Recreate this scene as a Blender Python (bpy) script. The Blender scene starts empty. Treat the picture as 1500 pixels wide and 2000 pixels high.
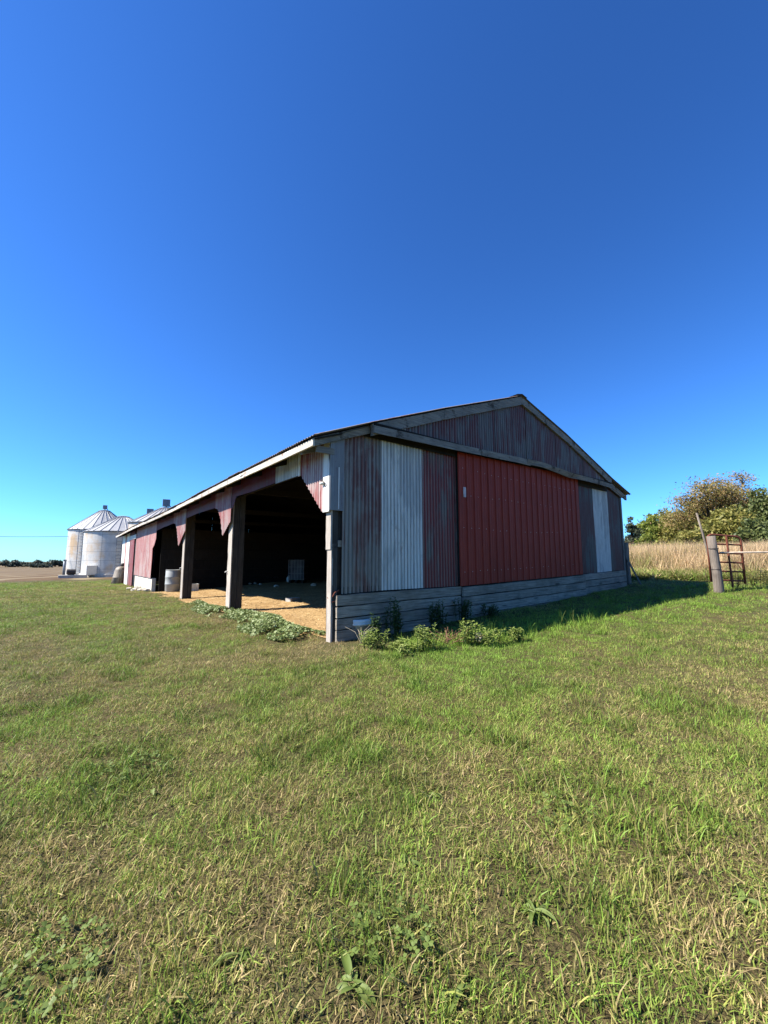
import bpy, math, random
import numpy as np
from mathutils import Vector, Matrix

scene = bpy.context.scene
C = scene.collection
R = math.radians
rng = np.random.default_rng(11)
random.seed(11)

# ------------------------------------------------------------------ camera
# barn axes: X along the gable wall (to the right), Y along the open side, origin at the near barn corner
F_PX, CX, CY, PITCH, FWD = 797.0, 750.0, 1000.0, R(6.73), R(51.79)
CAM = np.array([-3.211, -5.317, 1.2])
fx, fy = math.cos(FWD), math.sin(FWD)
cam = bpy.data.objects.new('camera', bpy.data.cameras.new('camera'))
C.objects.link(cam)
cam.location = CAM
cam.rotation_euler = (R(90) + PITCH, 0, FWD - R(90))
cam.data.sensor_fit = 'HORIZONTAL'
cam.data.sensor_width = 36
cam.data.lens = 36 * F_PX / 1500
cam.data.clip_start = 0.05
cam.data.clip_end = 6000
scene.camera = cam

# ------------------------------------------------------------------ sky, sun, exposure
SUN_AZ, SUN_EL = R(153), R(45)            # direction towards the sun, measured from +X
sd = Vector((math.cos(SUN_AZ) * math.cos(SUN_EL), math.sin(SUN_AZ) * math.cos(SUN_EL), math.sin(SUN_EL)))
world = bpy.data.worlds.new('World')
scene.world = world
world.use_nodes = True
wn = world.node_tree
wn.nodes.clear()
sky = wn.nodes.new('ShaderNodeTexSky')
sky.sky_type = 'NISHITA'
sky.sun_disc = False
sky.sun_elevation = SUN_EL
sky.sun_rotation = R(90) - SUN_AZ
sky.altitude = 200
sky.air_density = 1.0
sky.dust_density = 0.2
sky.ozone_density = 3.0
hsv = wn.nodes.new('ShaderNodeMix')          # deep blue of a dry autumn sky, the same tint in every direction
hsv.data_type = 'RGBA'; hsv.blend_type = 'MULTIPLY'
hsv.inputs[0].default_value = 1.0
hsv.inputs[7].default_value = (.355, .73, 1.17, 1)
bg = wn.nodes.new('ShaderNodeBackground')
bg.inputs['Strength'].default_value = 0.055
wo = wn.nodes.new('ShaderNodeOutputWorld')
gm = wn.nodes.new('ShaderNodeGamma'); gm.inputs[1].default_value = 1.22
wn.links.new(sky.outputs[0], gm.inputs[0]); wn.links.new(gm.outputs[0], hsv.inputs[6])
wn.links.new(hsv.outputs[2], bg.inputs['Color'])
wn.links.new(bg.outputs[0], wo.inputs[0])
sl = bpy.data.lights.new('sun', 'SUN')
sl.energy = 5.0
sl.angle = R(0.5)
sl.color = (1.0, 0.94, 0.84)
so = bpy.data.objects.new('sun', sl)
so.rotation_euler = sd.to_track_quat('Z', 'Y').to_euler()
so.location = (-20, 10, 30)
C.objects.link(so)
scene.view_settings.view_transform = 'Standard'
scene.view_settings.look = 'None'
scene.view_settings.gamma = 1
scene.view_settings.exposure = 1.4

# ------------------------------------------------------------------ helpers
def terrain(x, y):
    x = np.asarray(x, float); y = np.asarray(y, float)
    sx = np.logaddexp(0, (x - 1.2) * 2.0) / 2.0
    zr = 2.2 * (1 - np.exp(-np.minimum(sx, 400) / 42.0))
    sy = np.logaddexp(0, np.minimum((y - 3) * 1.0, 600))
    k = np.clip((x - 8) / 25, 0, 1); k = k * k * (3 - 2 * k)
    far = np.clip((np.hypot(x, y) - 25) / 60, 0, 1)
    zl = -0.0125 * np.minimum(sy, 1500) * (1 - k)
    und = 0.018 * np.sin(x * 1.3 + y * 0.7) * np.sin(y * 0.9 - x * 0.4) + 0.01 * np.sin(x * 3.1 - y * 2.3)
    return zr + zl + und * (1 - far)

def T(x, y):
    return float(terrain(x, y))

def ray(px, py):
    u = (px - CX) / F_PX; v = -(py - CY) / F_PX
    a = math.cos(PITCH) - v * math.sin(PITCH)
    return np.array([fx * a + fy * u, fy * a - fx * u, math.sin(PITCH) + v * math.cos(PITCH)])

def on_ground(px, py):                     # where the line of sight meets the terrain
    d = ray(px, py); t = 0.5
    while t < 3000:
        p = CAM + d * t
        if p[2] <= T(p[0], p[1]): break
        t *= 1.004
    return p

def along(px, dist):                       # a ground point seen at column px, dist metres away
    d = ray(px, 1094); d = d[:2] / np.hypot(d[0], d[1])
    x, y = CAM[0] + d[0] * dist, CAM[1] + d[1] * dist
    return np.array([x, y, T(x, y)])

def height_at(p, px, py):                  # height of the sight line (px, py) above ground point p
    d = ray(px, py); t = np.hypot(p[0] - CAM[0], p[1] - CAM[1]) / np.hypot(d[0], d[1])
    return CAM[2] + d[2] * t - p[2]

def mesh_obj(name, verts, faces, mat=None, parent=None, smooth=False, kind=None):
    me = bpy.data.meshes.new(name)
    me.from_pydata([tuple(map(float, v)) for v in verts], [], [tuple(map(int, f)) for f in faces])
    if smooth: me.polygons.foreach_set('use_smooth', [True] * len(me.polygons))
    if mat: me.materials.append(mat)
    me.update()
    o = bpy.data.objects.new(name, me)
    C.objects.link(o)
    if parent: o.parent = parent
    if kind: o['kind'] = kind
    return o

def thing(name, label, cat, loc=(0, 0, 0), rz=0, group=None):
    o = bpy.data.objects.new(name, None)
    o.empty_display_size = 0.2
    C.objects.link(o)
    o.location = [float(a) for a in loc]; o.rotation_euler = (0, 0, rz)
    o['label'] = label; o['category'] = cat
    if group: o['group'] = group
    return o

def tag(o, label, cat, group=None):
    o['label'] = label; o['category'] = cat
    if group: o['group'] = group
    return o

def add_float_attr(me, name, vals, dom='POINT'):
    a = me.attributes.new(name, 'FLOAT', dom); a.data.foreach_set('value', np.asarray(vals, np.float32))

class MB:
    def __init__(s): s.v = []; s.f = []
    def add(s, v, f):
        n = len(s.v); s.v += [tuple(a) for a in v]; s.f += [tuple(i + n for i in q) for q in f]
        return s
    def box(s, lo, hi):
        x0, y0, z0 = lo; x1, y1, z1 = hi
        v = [(x0,y0,z0),(x1,y0,z0),(x1,y1,z0),(x0,y1,z0),(x0,y0,z1),(x1,y0,z1),(x1,y1,z1),(x0,y1,z1)]
        return s.add(v, [(0,3,2,1),(4,5,6,7),(0,1,5,4),(1,2,6,5),(2,3,7,6),(3,0,4,7)])
    def bar(s, p0, p1, w, t, up=(0,0,1), n=1, jit=0.0):     # beam p0->p1, w along up, t across
        p0 = Vector(p0); p1 = Vector(p1); d = (p1 - p0).normalized(); up = Vector(up)
        if abs(d.dot(up)) > 0.98: up = Vector((0, 1, 0)) if abs(d.y) < .9 else Vector((1, 0, 0))
        side = d.cross(up).normalized(); u = side.cross(d).normalized()
        v = []; f = []
        for i in range(n + 1):
            c = p0.lerp(p1, i / n)
            for a, b in ((-1,-1),(1,-1),(1,1),(-1,1)):
                j = lambda: random.uniform(-jit, jit)
                v.append(tuple(c + side * (a * t / 2 + j() * .4) + u * (b * w / 2 + j())))
            if i:
                k = 4 * (i - 1)
                for a in range(4): f.append((k + a, k + (a + 1) % 4, k + 4 + (a + 1) % 4, k + 4 + a))
        f.append((3, 2, 1, 0)); k = 4 * n; f.append((k, k + 1, k + 2, k + 3))
        return s.add(v, f)
    def tube(s, pts, rad, seg=8, cap=True):
        pts = [Vector(p) for p in pts]
        rads = rad if hasattr(rad, '__len__') else [rad] * len(pts)
        v = []; f = []; ref = None
        for i, p in enumerate(pts):
            d = (pts[min(i + 1, len(pts) - 1)] - pts[max(i - 1, 0)]).normalized()
            if ref is None: ref = Vector((1, 0, 0)) if abs(d.x) < .9 else Vector((0, 1, 0))
            a = (ref - d * ref.dot(d)).normalized(); b = d.cross(a); ref = a
            for k in range(seg):
                t = 2 * math.pi * k / seg
                v.append(tuple(p + (a * math.cos(t) + b * math.sin(t)) * rads[i]))
            if i:
                o = (i - 1) * seg
                for k in range(seg): f.append((o + k, o + (k + 1) % seg, o + seg + (k + 1) % seg, o + seg + k))
        if cap:
            f.append(tuple(range(seg))[::-1]); o = (len(pts) - 1) * seg; f.append(tuple(range(o, o + seg)))
        return s.add(v, f)
    def lathe(s, prof, seg=24, c=(0,0,0)):
        v = []; f = []
        for r, z in prof:
            for k in range(seg):
                t = 2 * math.pi * k / seg
                v.append((c[0] + r * math.cos(t), c[1] + r * math.sin(t), c[2] + z))
        for i in range(len(prof) - 1):
            for k in range(seg):
                a = i * seg + k; b = i * seg + (k + 1) % seg
                f.append((a, b, b + seg, a + seg))
        return s.add(v, f)
    def build(s, name, mat, parent=None, smooth=False, kind=None, bevel=0):
        o = mesh_obj(name, s.v, s.f, mat, parent, smooth, kind)
        if bevel:
            m = o.modifiers.new('bevel', 'BEVEL'); m.width = bevel; m.segments = 2; m.limit_method = 'ANGLE'
        return o

# ------------------------------------------------------------------ materials
def new_mat(name, rough=0.8, metal=0.0, spec=0.3):
    m = bpy.data.materials.new(name); m.use_nodes = True
    nt = m.node_tree; b = nt.nodes['Principled BSDF']
    b.inputs['Roughness'].default_value = rough
    b.inputs['Metallic'].default_value = metal
    b.inputs['Specular IOR Level'].default_value = spec
    return m, nt, b
def L(nt, a, b): nt.links.new(a, b)
def coords(nt, which='Object', scale=(1,1,1), rnd=True):
    tc = nt.nodes.new('ShaderNodeTexCoord'); mp = nt.nodes.new('ShaderNodeMapping')
    mp.inputs['Scale'].default_value = scale
    L(nt, tc.outputs[which], mp.inputs['Vector'])
    if rnd:
        oi = nt.nodes.new('ShaderNodeObjectInfo'); mu = nt.nodes.new('ShaderNodeMath'); mu.operation = 'MULTIPLY'
        mu.inputs[1].default_value = 37.0
        L(nt, oi.outputs['Random'], mu.inputs[0]); L(nt, mu.outputs[0], mp.inputs['Location'])
    return mp.outputs[0]
def noise(nt, vec, scale, detail=4, rough=0.6, dist=0.0):
    n = nt.nodes.new('ShaderNodeTexNoise')
    n.inputs['Scale'].default_value = scale; n.inputs['Detail'].default_value = detail
    n.inputs['Roughness'].default_value = rough; n.inputs['Distortion'].default_value = dist
    if vec is not None: L(nt, vec, n.inputs['Vector'])
    return n.outputs['Fac']
def ramp(nt, fac, stops):
    r = nt.nodes.new('ShaderNodeValToRGB'); e = r.color_ramp.elements
    while len(e) < len(stops): e.new(0.5)
    for q, (p, c) in zip(e, stops):
        q.position = p; q.color = (*c, 1) if len(c) == 3 else c
    if fac is not None: L(nt, fac, r.inputs[0])
    return r.outputs[0]
def g(v): return (v, v, v)
def mix(nt, fac, a, b, mode='MIX'):
    m = nt.nodes.new('ShaderNodeMix'); m.data_type = 'RGBA'; m.blend_type = mode
    for s, x in ((m.inputs[0], fac), (m.inputs[6], a), (m.inputs[7], b)):
        if isinstance(x, (int, float)): s.default_value = x
        elif isinstance(x, tuple): s.default_value = (*x, 1)
        else: L(nt, x, s)
    return m.outputs[2]
def math_n(nt, op, a, b=None):
    m = nt.nodes.new('ShaderNodeMath'); m.operation = op
    for s, x in ((m.inputs[0], a), (m.inputs[1], b)):
        if x is None: continue
        if isinstance(x, (int, float)): s.default_value = x
        else: L(nt, x, s)
    return m.outputs[0]
def bump(nt, b, h, strength=0.3, dist=0.01):
    n = nt.nodes.new('ShaderNodeBump'); n.inputs['Strength'].default_value = strength
    n.inputs['Distance'].default_value = dist; L(nt, h, n.inputs['Height']); L(nt, n.outputs[0], b.inputs['Normal'])

def wood(name, axis, light=(.27,.255,.23), dark=(.075,.07,.062), stain=None, rough=.85):
    m, nt, b = new_mat(name, rough, spec=.15)
    sc = {'x': (.35,9,9), 'y': (9,.35,9), 'z': (9,9,.35)}[axis]
    v = coords(nt, 'Object', sc)
    gr = noise(nt, v, 6, 6, .7, .6)
    col = ramp(nt, gr, [(.3, dark), (.5, tuple(.6*a+.4*d for a, d in zip(light, dark))), (.68, light)])
    v2 = coords(nt, 'Object', (1,1,1)); pat = noise(nt, v2, 2.2, 3, .6)
    col = mix(nt, ramp(nt, pat, [(.42, g(0)), (.7, g(.55))]), col, tuple(d * 1.3 for d in dark))
    kn = nt.nodes.new('ShaderNodeTexVoronoi'); kn.inputs['Scale'].default_value = 1.0
    sk = {'x': (.9,5,5), 'y': (5,.9,5), 'z': (5,5,.9)}[axis]
    L(nt, coords(nt, 'Object', sk), kn.inputs['Vector'])
    col = mix(nt, ramp(nt, kn.outputs['Distance'], [(.06, g(.85)), (.13, g(0))]), col, (.035,.03,.026))
    if stain: col = mix(nt, ramp(nt, noise(nt, v2, 3.1, 5, .7), [(.56, g(0)), (.64, g(.9))]), col, stain)
    oi = nt.nodes.new('ShaderNodeObjectInfo')
    col = mix(nt, 1.0, col, ramp(nt, oi.outputs['Random'], [(0, g(.75)), (1, g(1.05))]), 'MULTIPLY')
    L(nt, col, b.inputs['Base Color']); bump(nt, b, gr, .5, .006)
    return m

def sheet(name, metal, paint, cover, dark, axis='z', rough=.55, fade=None, spots=(.10,.035,.02), spot=.66, met=0.0, rib=(.55, .6)):
    m, nt, b = new_mat(name, rough, met, .35)
    st = noise(nt, coords(nt, 'Object', (16,16,.55)), 1.0, 5, .65, .3)
    pa = noise(nt, coords(nt, 'Object', (1.3,1.3,.75)), 1.0, 5, .62, .4)
    f = math_n(nt, 'ADD', math_n(nt, 'MULTIPLY', st, .5), math_n(nt, 'MULTIPLY', pa, .62))
    lo = .655 - cover * .2
    base = mix(nt, ramp(nt, noise(nt, coords(nt, 'Object', (30,30,1.2)), 1, 4, .7), [(.3, g(0)), (.7, g(1))]),
               tuple(x * .62 for x in metal), metal)
    pc = paint
    if fade: pc = mix(nt, ramp(nt, noise(nt, coords(nt, 'Object', (11,11,.4)), 1, 4, .7), [(.44, g(0)), (.64, g(1))]), paint, fade)
    col = mix(nt, ramp(nt, f, [(lo - .03, g(0)), (lo + .045, g(1))]), base, pc)
    ru = noise(nt, coords(nt, 'Object', (3,3,1.1)), 1.0, 8, .75, .6)
    col = mix(nt, ramp(nt, ru, [(spot - .05, g(0)), (spot + .08, g(.8))]), col, spots)
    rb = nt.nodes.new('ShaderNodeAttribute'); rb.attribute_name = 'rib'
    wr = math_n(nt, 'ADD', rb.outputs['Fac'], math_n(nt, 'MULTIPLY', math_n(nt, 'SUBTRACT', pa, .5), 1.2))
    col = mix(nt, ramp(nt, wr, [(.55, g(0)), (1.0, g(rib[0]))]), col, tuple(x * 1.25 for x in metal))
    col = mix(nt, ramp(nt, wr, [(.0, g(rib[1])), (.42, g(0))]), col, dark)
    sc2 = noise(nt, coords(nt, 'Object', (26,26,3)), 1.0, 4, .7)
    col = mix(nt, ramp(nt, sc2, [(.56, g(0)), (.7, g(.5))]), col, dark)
    L(nt, col, b.inputs['Base Color']); bump(nt, b, st, .25, .004)
    return m

def plain(name, col, rough=.7, metal=0.0, var=.35, scale=6.0, spec=.3, bmp=.25):
    m, nt, b = new_mat(name, rough, metal, spec)
    n = noise(nt, coords(nt), scale, 6, .65)
    c = ramp(nt, n, [(.3, tuple(x * (1 - var) for x in col)), (.7, tuple(min(1, x * (1 + var * .6)) for x in col))])
    L(nt, c, b.inputs['Base Color'])
    if bmp: bump(nt, b, n, bmp, .01)
    return m

W_X = wood('weathered_boards_x', 'x', (.40,.35,.285), (.08,.068,.054))
W_Y = wood('weathered_boards_y', 'y', (.30,.285,.26), (.08,.075,.068))
W_Z = wood('weathered_posts', 'z', (.24,.215,.185), (.05,.045,.04))
W_PD = wood('shaded_post_tone', 'z', (.085,.078,.07), (.02,.018,.016))  # post timbers, shade of the front faces put into the colour
W_SUNLIT = wood('sunlit_face_tone', 'z', (.50,.45,.39), (.20,.17,.145))  # pale boards, sunlight on the post sides put into the colour
W_POST = wood('grey_fence_post', 'z', (.30,.255,.215), (.06,.048,.04))
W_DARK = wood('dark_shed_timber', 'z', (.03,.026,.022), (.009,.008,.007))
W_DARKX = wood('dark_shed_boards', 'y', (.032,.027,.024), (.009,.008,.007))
W_RAKE = wood('peeling_rake_board', 'x', (.33,.30,.255), (.085,.077,.066), stain=(.05,.04,.032))
W_FASC = wood('white_fascia_board', 'y', (.74,.70,.62), (.24,.21,.17), stain=(.24,.11,.06), rough=.6)
W_TRIM = wood('white_trim_board', 'z', (.82,.8,.75), (.5,.48,.45), rough=.55)
S_GREY = sheet('grey_red_sheet', (.245,.215,.185), (.115,.035,.025), .58, (.03,.024,.02), rib=(.3, .5), spot=.62, spots=(.075,.022,.014))
S_WHITE = sheet('white_sheet', (.64,.62,.57), (.30,.295,.28), .47, (.085,.08,.075), spot=.66, rib=(.25, .5), spots=(.16,.08,.045))
S_RED = sheet('red_streaked_sheet', (.19,.15,.125), (.16,.018,.014), .80, (.03,.010,.010), rib=(.45, .65))
S_UP = sheet('gable_top_sheet', (.165,.14,.12), (.10,.021,.016), .72, (.024,.012,.010), rib=(.4, .6))
S_SLATE = sheet('slate_sheet', (.105,.098,.09), (.085,.022,.02), .55, (.022,.018,.017), rib=(.3, .5), spot=.62, spots=(.075,.016,.012))
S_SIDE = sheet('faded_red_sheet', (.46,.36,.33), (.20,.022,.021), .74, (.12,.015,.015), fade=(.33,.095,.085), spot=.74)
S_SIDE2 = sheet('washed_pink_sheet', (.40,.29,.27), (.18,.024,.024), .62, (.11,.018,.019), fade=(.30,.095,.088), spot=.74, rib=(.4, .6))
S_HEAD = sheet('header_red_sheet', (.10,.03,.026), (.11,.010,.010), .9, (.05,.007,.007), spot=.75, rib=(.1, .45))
S_ROOF = sheet('roof_sheet', (.30,.31,.32), (.18,.10,.065), .35, (.10,.075,.065), spot=.6)
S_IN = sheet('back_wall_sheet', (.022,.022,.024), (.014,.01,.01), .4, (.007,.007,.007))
DOORRED = plain('red_steel_door', (.25,.032,.018), .6, 0, .16, 2.0, .2, .03)
CREAM = plain('cream_foundation', (.58,.53,.44), .9, 0, .25, 5)
CONC = plain('concrete', (.42,.40,.36), .9, 0, .25, 5)
RUST = plain('rusty_pipe', (.145,.045,.026), .75, .1, .4, 14)
IRON = plain('dark_iron', (.06,.05,.045), .6, .3, .3, 9)
PLASTIC = plain('white_plastic', (.62,.62,.58), .45, 0, .10, 5, .4, .05)
DARKPL = plain('dark_plastic', (.10,.105,.11), .6, 0, .5, 4)  # dark mottled plastic of the tote tank
GREYPL = plain('grey_plastic', (.30,.31,.30), .5, 0, .12, 5, .4, .05)
SCREW = plain('screw', (.55,.50,.48), .5, .2, .2)
CAGE = plain('galvanised_cage', (.22,.23,.24), .45, .5, .2)
BLUEDK = plain('steel_blue', (.16,.19,.23), .5, .2, .2)
STONE = plain('pale_stone', (.45,.41,.34), .9, 0, .3, 9)

def bin_metal():
    m, nt, b = new_mat('galvanised_bin', .5, .15, .4)
    v = coords(nt, 'Object', (1,1,1))
    n = noise(nt, v, .45, 5, .6); n2 = noise(nt, coords(nt, 'Object', (6,6,.25)), 1, 4, .7)
    c = ramp(nt, n, [(.36, (.32,.33,.33)), (.50, (.52,.50,.465)), (.62, (.48,.34,.20))])
    c = mix(nt, ramp(nt, n2, [(.5, g(0)), (.75, g(.5))]), c, (.40,.39,.37))
    sz_ = nt.nodes.new('ShaderNodeSeparateXYZ'); L(nt, coords(nt, 'Object', (1,1,1), False), sz_.inputs[0])
    fr_ = math_n(nt, 'FRACT', math_n(nt, 'MULTIPLY', sz_.outputs[2], 1.22))
    c = mix(nt, ramp(nt, fr_, [(.0, g(.75)), (.07, g(0))]), c, (.14,.13,.12))
    an_ = math_n(nt, 'FRACT', math_n(nt, 'MULTIPLY', math_n(nt, 'ARCTAN2', sz_.outputs[1], sz_.outputs[0]), 1.9099))
    c = mix(nt, ramp(nt, an_, [(.0, g(.6)), (.04, g(0))]), c, (.16,.14,.12))
    L(nt, c, b.inputs['Base Color'])
    return m
BINW = bin_metal()
BINR = plain('bin_roof_metal', (.38,.38,.375), .45, .25, .15, 2.5, .4, .05)

def leafy(name, cols, trans=.35, rough=.55, sc=.9, hue=(0, 1)):
    m = bpy.data.materials.new(name); m.use_nodes = True; nt = m.node_tree
    nt.nodes.clear()
    out = nt.nodes.new('ShaderNodeOutputMaterial')
    at = nt.nodes.new('ShaderNodeAttribute'); at.attribute_name = 'rnd'
    n = noise(nt, coords(nt, 'Object', (1,1,1), False), sc, 3, .6)
    f = math_n(nt, 'ADD', math_n(nt, 'MULTIPLY', at.outputs['Fac'], .6), math_n(nt, 'MULTIPLY', n, .55))
    k = len(cols)
    c = ramp(nt, f, [(.18 + .7 * i / (k - 1), q) for i, q in enumerate(cols)])
    di = nt.nodes.new('ShaderNodeBsdfPrincipled'); di.inputs['Roughness'].default_value = rough
    di.inputs['Specular IOR Level'].default_value = .3
    tr = nt.nodes.new('ShaderNodeBsdfTranslucent'); ms = nt.nodes.new('ShaderNodeMixShader')
    ms.inputs[0].default_value = trans
    L(nt, c, di.inputs['Base Color']); L(nt, c, tr.inputs['Color'])
    L(nt, di.outputs[0], ms.inputs[1]); L(nt, tr.outputs[0], ms.inputs[2]); L(nt, ms.outputs[0], out.inputs[0])
    return m

def grass_mat(name, dry, mid, lush, trans=.3):
    # colour of each blade: tone of its tuft (instancer attribute) + its own random value
    m = bpy.data.materials.new(name); m.use_nodes = True; nt = m.node_tree
    nt.nodes.clear()
    out = nt.nodes.new('ShaderNodeOutputMaterial')
    ti = nt.nodes.new('ShaderNodeAttribute'); ti.attribute_type = 'INSTANCER'; ti.attribute_name = 'tone'
    at = nt.nodes.new('ShaderNodeAttribute'); at.attribute_name = 'rnd'
    hu = nt.nodes.new('ShaderNodeAttribute'); hu.attribute_name = 'hue'
    f = math_n(nt, 'ADD', ti.outputs['Fac'], math_n(nt, 'MULTIPLY', math_n(nt, 'SUBTRACT', at.outputs['Fac'], .5), .75))
    c = ramp(nt, f, [(.05, dry[0]), (.28, dry[1]), (.46, mid[0]), (.64, mid[1]), (.95, lush)])
    lu = nt.nodes.new('ShaderNodeAttribute'); lu.attribute_type = 'INSTANCER'; lu.attribute_name = 'lum'
    br = math_n(nt, 'MULTIPLY', lu.outputs['Fac'], math_n(nt, 'ADD', .60, math_n(nt, 'MULTIPLY', hu.outputs['Fac'], .8)))
    cb = nt.nodes.new('ShaderNodeCombineColor')
    for i in range(3): L(nt, br, cb.inputs[i])
    c = mix(nt, 1.0, c, cb.outputs[0], 'MULTIPLY')
    di = nt.nodes.new('ShaderNodeBsdfPrincipled'); di.inputs['Roughness'].default_value = .5
    di.inputs['Specular IOR Level'].default_value = .2
    tr = nt.nodes.new('ShaderNodeBsdfTranslucent'); ms = nt.nodes.new('ShaderNodeMixShader')
    ms.inputs[0].default_value = trans
    L(nt, c, di.inputs['Base Color']); L(nt, c, tr.inputs['Color'])
    L(nt, di.outputs[0], ms.inputs[1]); L(nt, tr.outputs[0], ms.inputs[2]); L(nt, ms.outputs[0], out.inputs[0])
    return m

def ground_mat():
    m, nt, b = new_mat('lawn_soil', .95, 0, .1)
    v = coords(nt, 'Object', (1,1,1), False)
    n1 = noise(nt, v, .35, 4, .6); n2 = noise(nt, v, 75, 7, .75); n3 = noise(nt, v, 2.6, 5, .6)
    c = ramp(nt, n1, [(.38, (.15,.115,.05)), (.52, (.13,.12,.045)), (.66, (.09,.11,.03))])
    c = mix(nt, ramp(nt, n3, [(.46, g(0)), (.7, g(.7))]), c, (.10,.07,.036))
    c = mix(nt, ramp(nt, n2, [(.40, g(.92)), (.58, g(0))]), c, (.022,.017,.009))
    L(nt, c, b.inputs['Base Color']); bump(nt, b, n2, .6, .03)
    return m
def floor_mat():
    m, nt, b = new_mat('straw_dirt_floor', .95, 0, .1)
    v = coords(nt, 'Object', (1,1,1), False)
    n1 = noise(nt, v, 1.3, 5, .65); n2 = noise(nt, v, 26, 6, .7)
    c = ramp(nt, n1, [(.35, (.34,.215,.095)), (.6, (.46,.315,.15))])
    c = mix(nt, ramp(nt, n2, [(.4, g(.6)), (.6, g(0))]), c, (.14,.085,.036))
    L(nt, c, b.inputs['Base Color']); bump(nt, b, n2, .7, .03)
    return m
def field_mat():
    m, nt, b = new_mat('stubble_field', .95, 0, .1)
    v = coords(nt, 'Object', (1,1,1), False)
    w = nt.nodes.new('ShaderNodeTexWave'); w.inputs['Scale'].default_value = .055; w.inputs['Distortion'].default_value = 3.5
    w.inputs['Detail'].default_value = 3
    rt = nt.nodes.new('ShaderNodeMapping'); rt.inputs['Rotation'].default_value = (0, 0, R(28)); L(nt, v, rt.inputs[0]); L(nt, rt.outputs[0], w.inputs[0])
    n1 = noise(nt, coords(nt, 'Object', (1,.25,1), False), .06, 5, .7)
    c = ramp(nt, n1, [(.35, (.07,.042,.024)), (.55, (.12,.08,.042)), (.7, (.15,.125,.055))])
    c = mix(nt, ramp(nt, w.outputs['Fac'], [(.55, g(0)), (.95, g(.8))]), c, (.22,.18,.11))
    L(nt, c, b.inputs['Base Color'])
    return m

# ------------------------------------------------------------------ ground
def axis_pts(lo, hi, fine_lo, fine_hi, step, growth):
    a = list(np.arange(fine_lo, fine_hi + 1e-6, step))
    s = step
    while a[-1] < hi: s *= growth; a.append(a[-1] + s)
    s = step
    while a[0] > lo: s *= growth; a.insert(0, a[0] - s)
    return np.array(a)
def sheet_mesh(name, xs, ys, mat, dz=0.0, kind='structure', mask=None):
    X, Y = np.meshgrid(xs, ys); Z = terrain(X, Y) + dz
    v = np.stack([X.ravel(), Y.ravel(), Z.ravel()], 1); nx = len(xs); f = []
    for j in range(len(ys) - 1):
        for i in range(nx - 1):
            if mask is None or mask((xs[i] + xs[i+1]) / 2, (ys[j] + ys[j+1]) / 2):
                a = j * nx + i; f.append((a, a + 1, a + nx + 1, a + nx))
    return mesh_obj(name, v, f, mat, None, True, kind)
GROUND = sheet_mesh('ground', axis_pts(-2500, 2500, -10, 16, .35, 1.14), axis_pts(-2500, 2500, -9, 16, .35, 1.14), ground_mat())
FLOOR = sheet_mesh('barn_floor', np.linspace(-.35, 10.1, 50), np.linspace(.05, 14.6, 60), floor_mat(), .012,
                   mask=lambda x, y: x > .12 * math.sin(y * 2.1) + .06 * math.sin(y * 5.3) - .1)
def _field_dz(o):
    for v in o.data.vertices:
        e = v.co.y - (33 + (.25 * (v.co.x + 6) if v.co.x > -6 else -.12 * (v.co.x + 6)))
        v.co.z += min(0, e / 8 - 1) * .25
FIELD = sheet_mesh('stubble_field', np.concatenate([np.arange(-1500, -60, 60), np.arange(-60, 21, 6)]),
                   np.concatenate([np.arange(33, 80, 4), np.arange(80, 1200, 40)]), field_mat(), .10,
                   mask=lambda x, y: y > 33 + 0.25 * (x + 6) * (x > -6) - .12 * (x + 6) * (x < -6))

_field_dz(FIELD)

# ------------------------------------------------------------------ barn
BARN = thing('barn', 'long open-sided barn of red and white corrugated sheets with wooden posts', 'barn')
def curve(pts):
    xs = [p[0] for p in pts]; zs = [p[1] for p in pts]
    return lambda u: float(np.interp(u, xs, zs))
def corr(name, axis, u0, u1, fixed, zb, zt, mat, parent=BARN, pitch=.074, amp=.0095, dent=.004, sub=6, rows=6):
    zb = zb if callable(zb) else (lambda u, z=zb: z); zt = zt if callable(zt) else (lambda u, z=zt: z)
    if axis == 'y' and fixed < 5: fixed -= .055
    n = max(4, int(round((u1 - u0) / pitch * sub))); ph = random.uniform(0, 6)
    q = [(random.uniform(.5, 2.5), random.uniform(.4, 1.8), random.uniform(0, 6)) for _ in range(3)]
    v = []; f = []
    for i in range(n + 1):
        u = u0 + (u1 - u0) * i / n; a = zb(u); b = zt(u)
        for j in range(rows + 1):
            z = a + (b - a) * j / rows
            d = amp * math.sin(2 * math.pi * (u - u0) / pitch + .3) + sum(dent * math.sin(k * u + l * z + p) for k, l, p in q) / 2
            v.append((u, fixed - d, z) if axis == 'x' else (fixed - d, u, z))
    r = rows + 1
    for i in range(n):
        for j in range(rows):
            a = i * r + j
            f.append((a, a + r, a + r + 1, a + 1) if axis == 'x' else (a, a + 1, a + r + 1, a + r))
    o = mesh_obj(name, v, f, mat, parent, True)
    add_float_attr(o.data, 'rib', np.repeat([.5 + .5 * math.sin(2 * math.pi * (u1 - u0) * i / n / pitch + .3) for i in range(n + 1)], rows + 1))
    return o

rakeL = curve([(-.42, 2.99), (.56, 3.38), (2.26, 4.02), (4.8, 4.93)])
def rake(x):          # height of the roof edge above the gable
    return rakeL(x) if x <= 4.8 else float(np.interp(x, [4.8, 6.73, 9.27, 10.5], [4.93, 4.40, 3.56, 3.20]))
zbot = curve([(0, .69), (.95, .715), (2.75, .715), (7.57, .84), (10.25, .91)])
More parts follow.
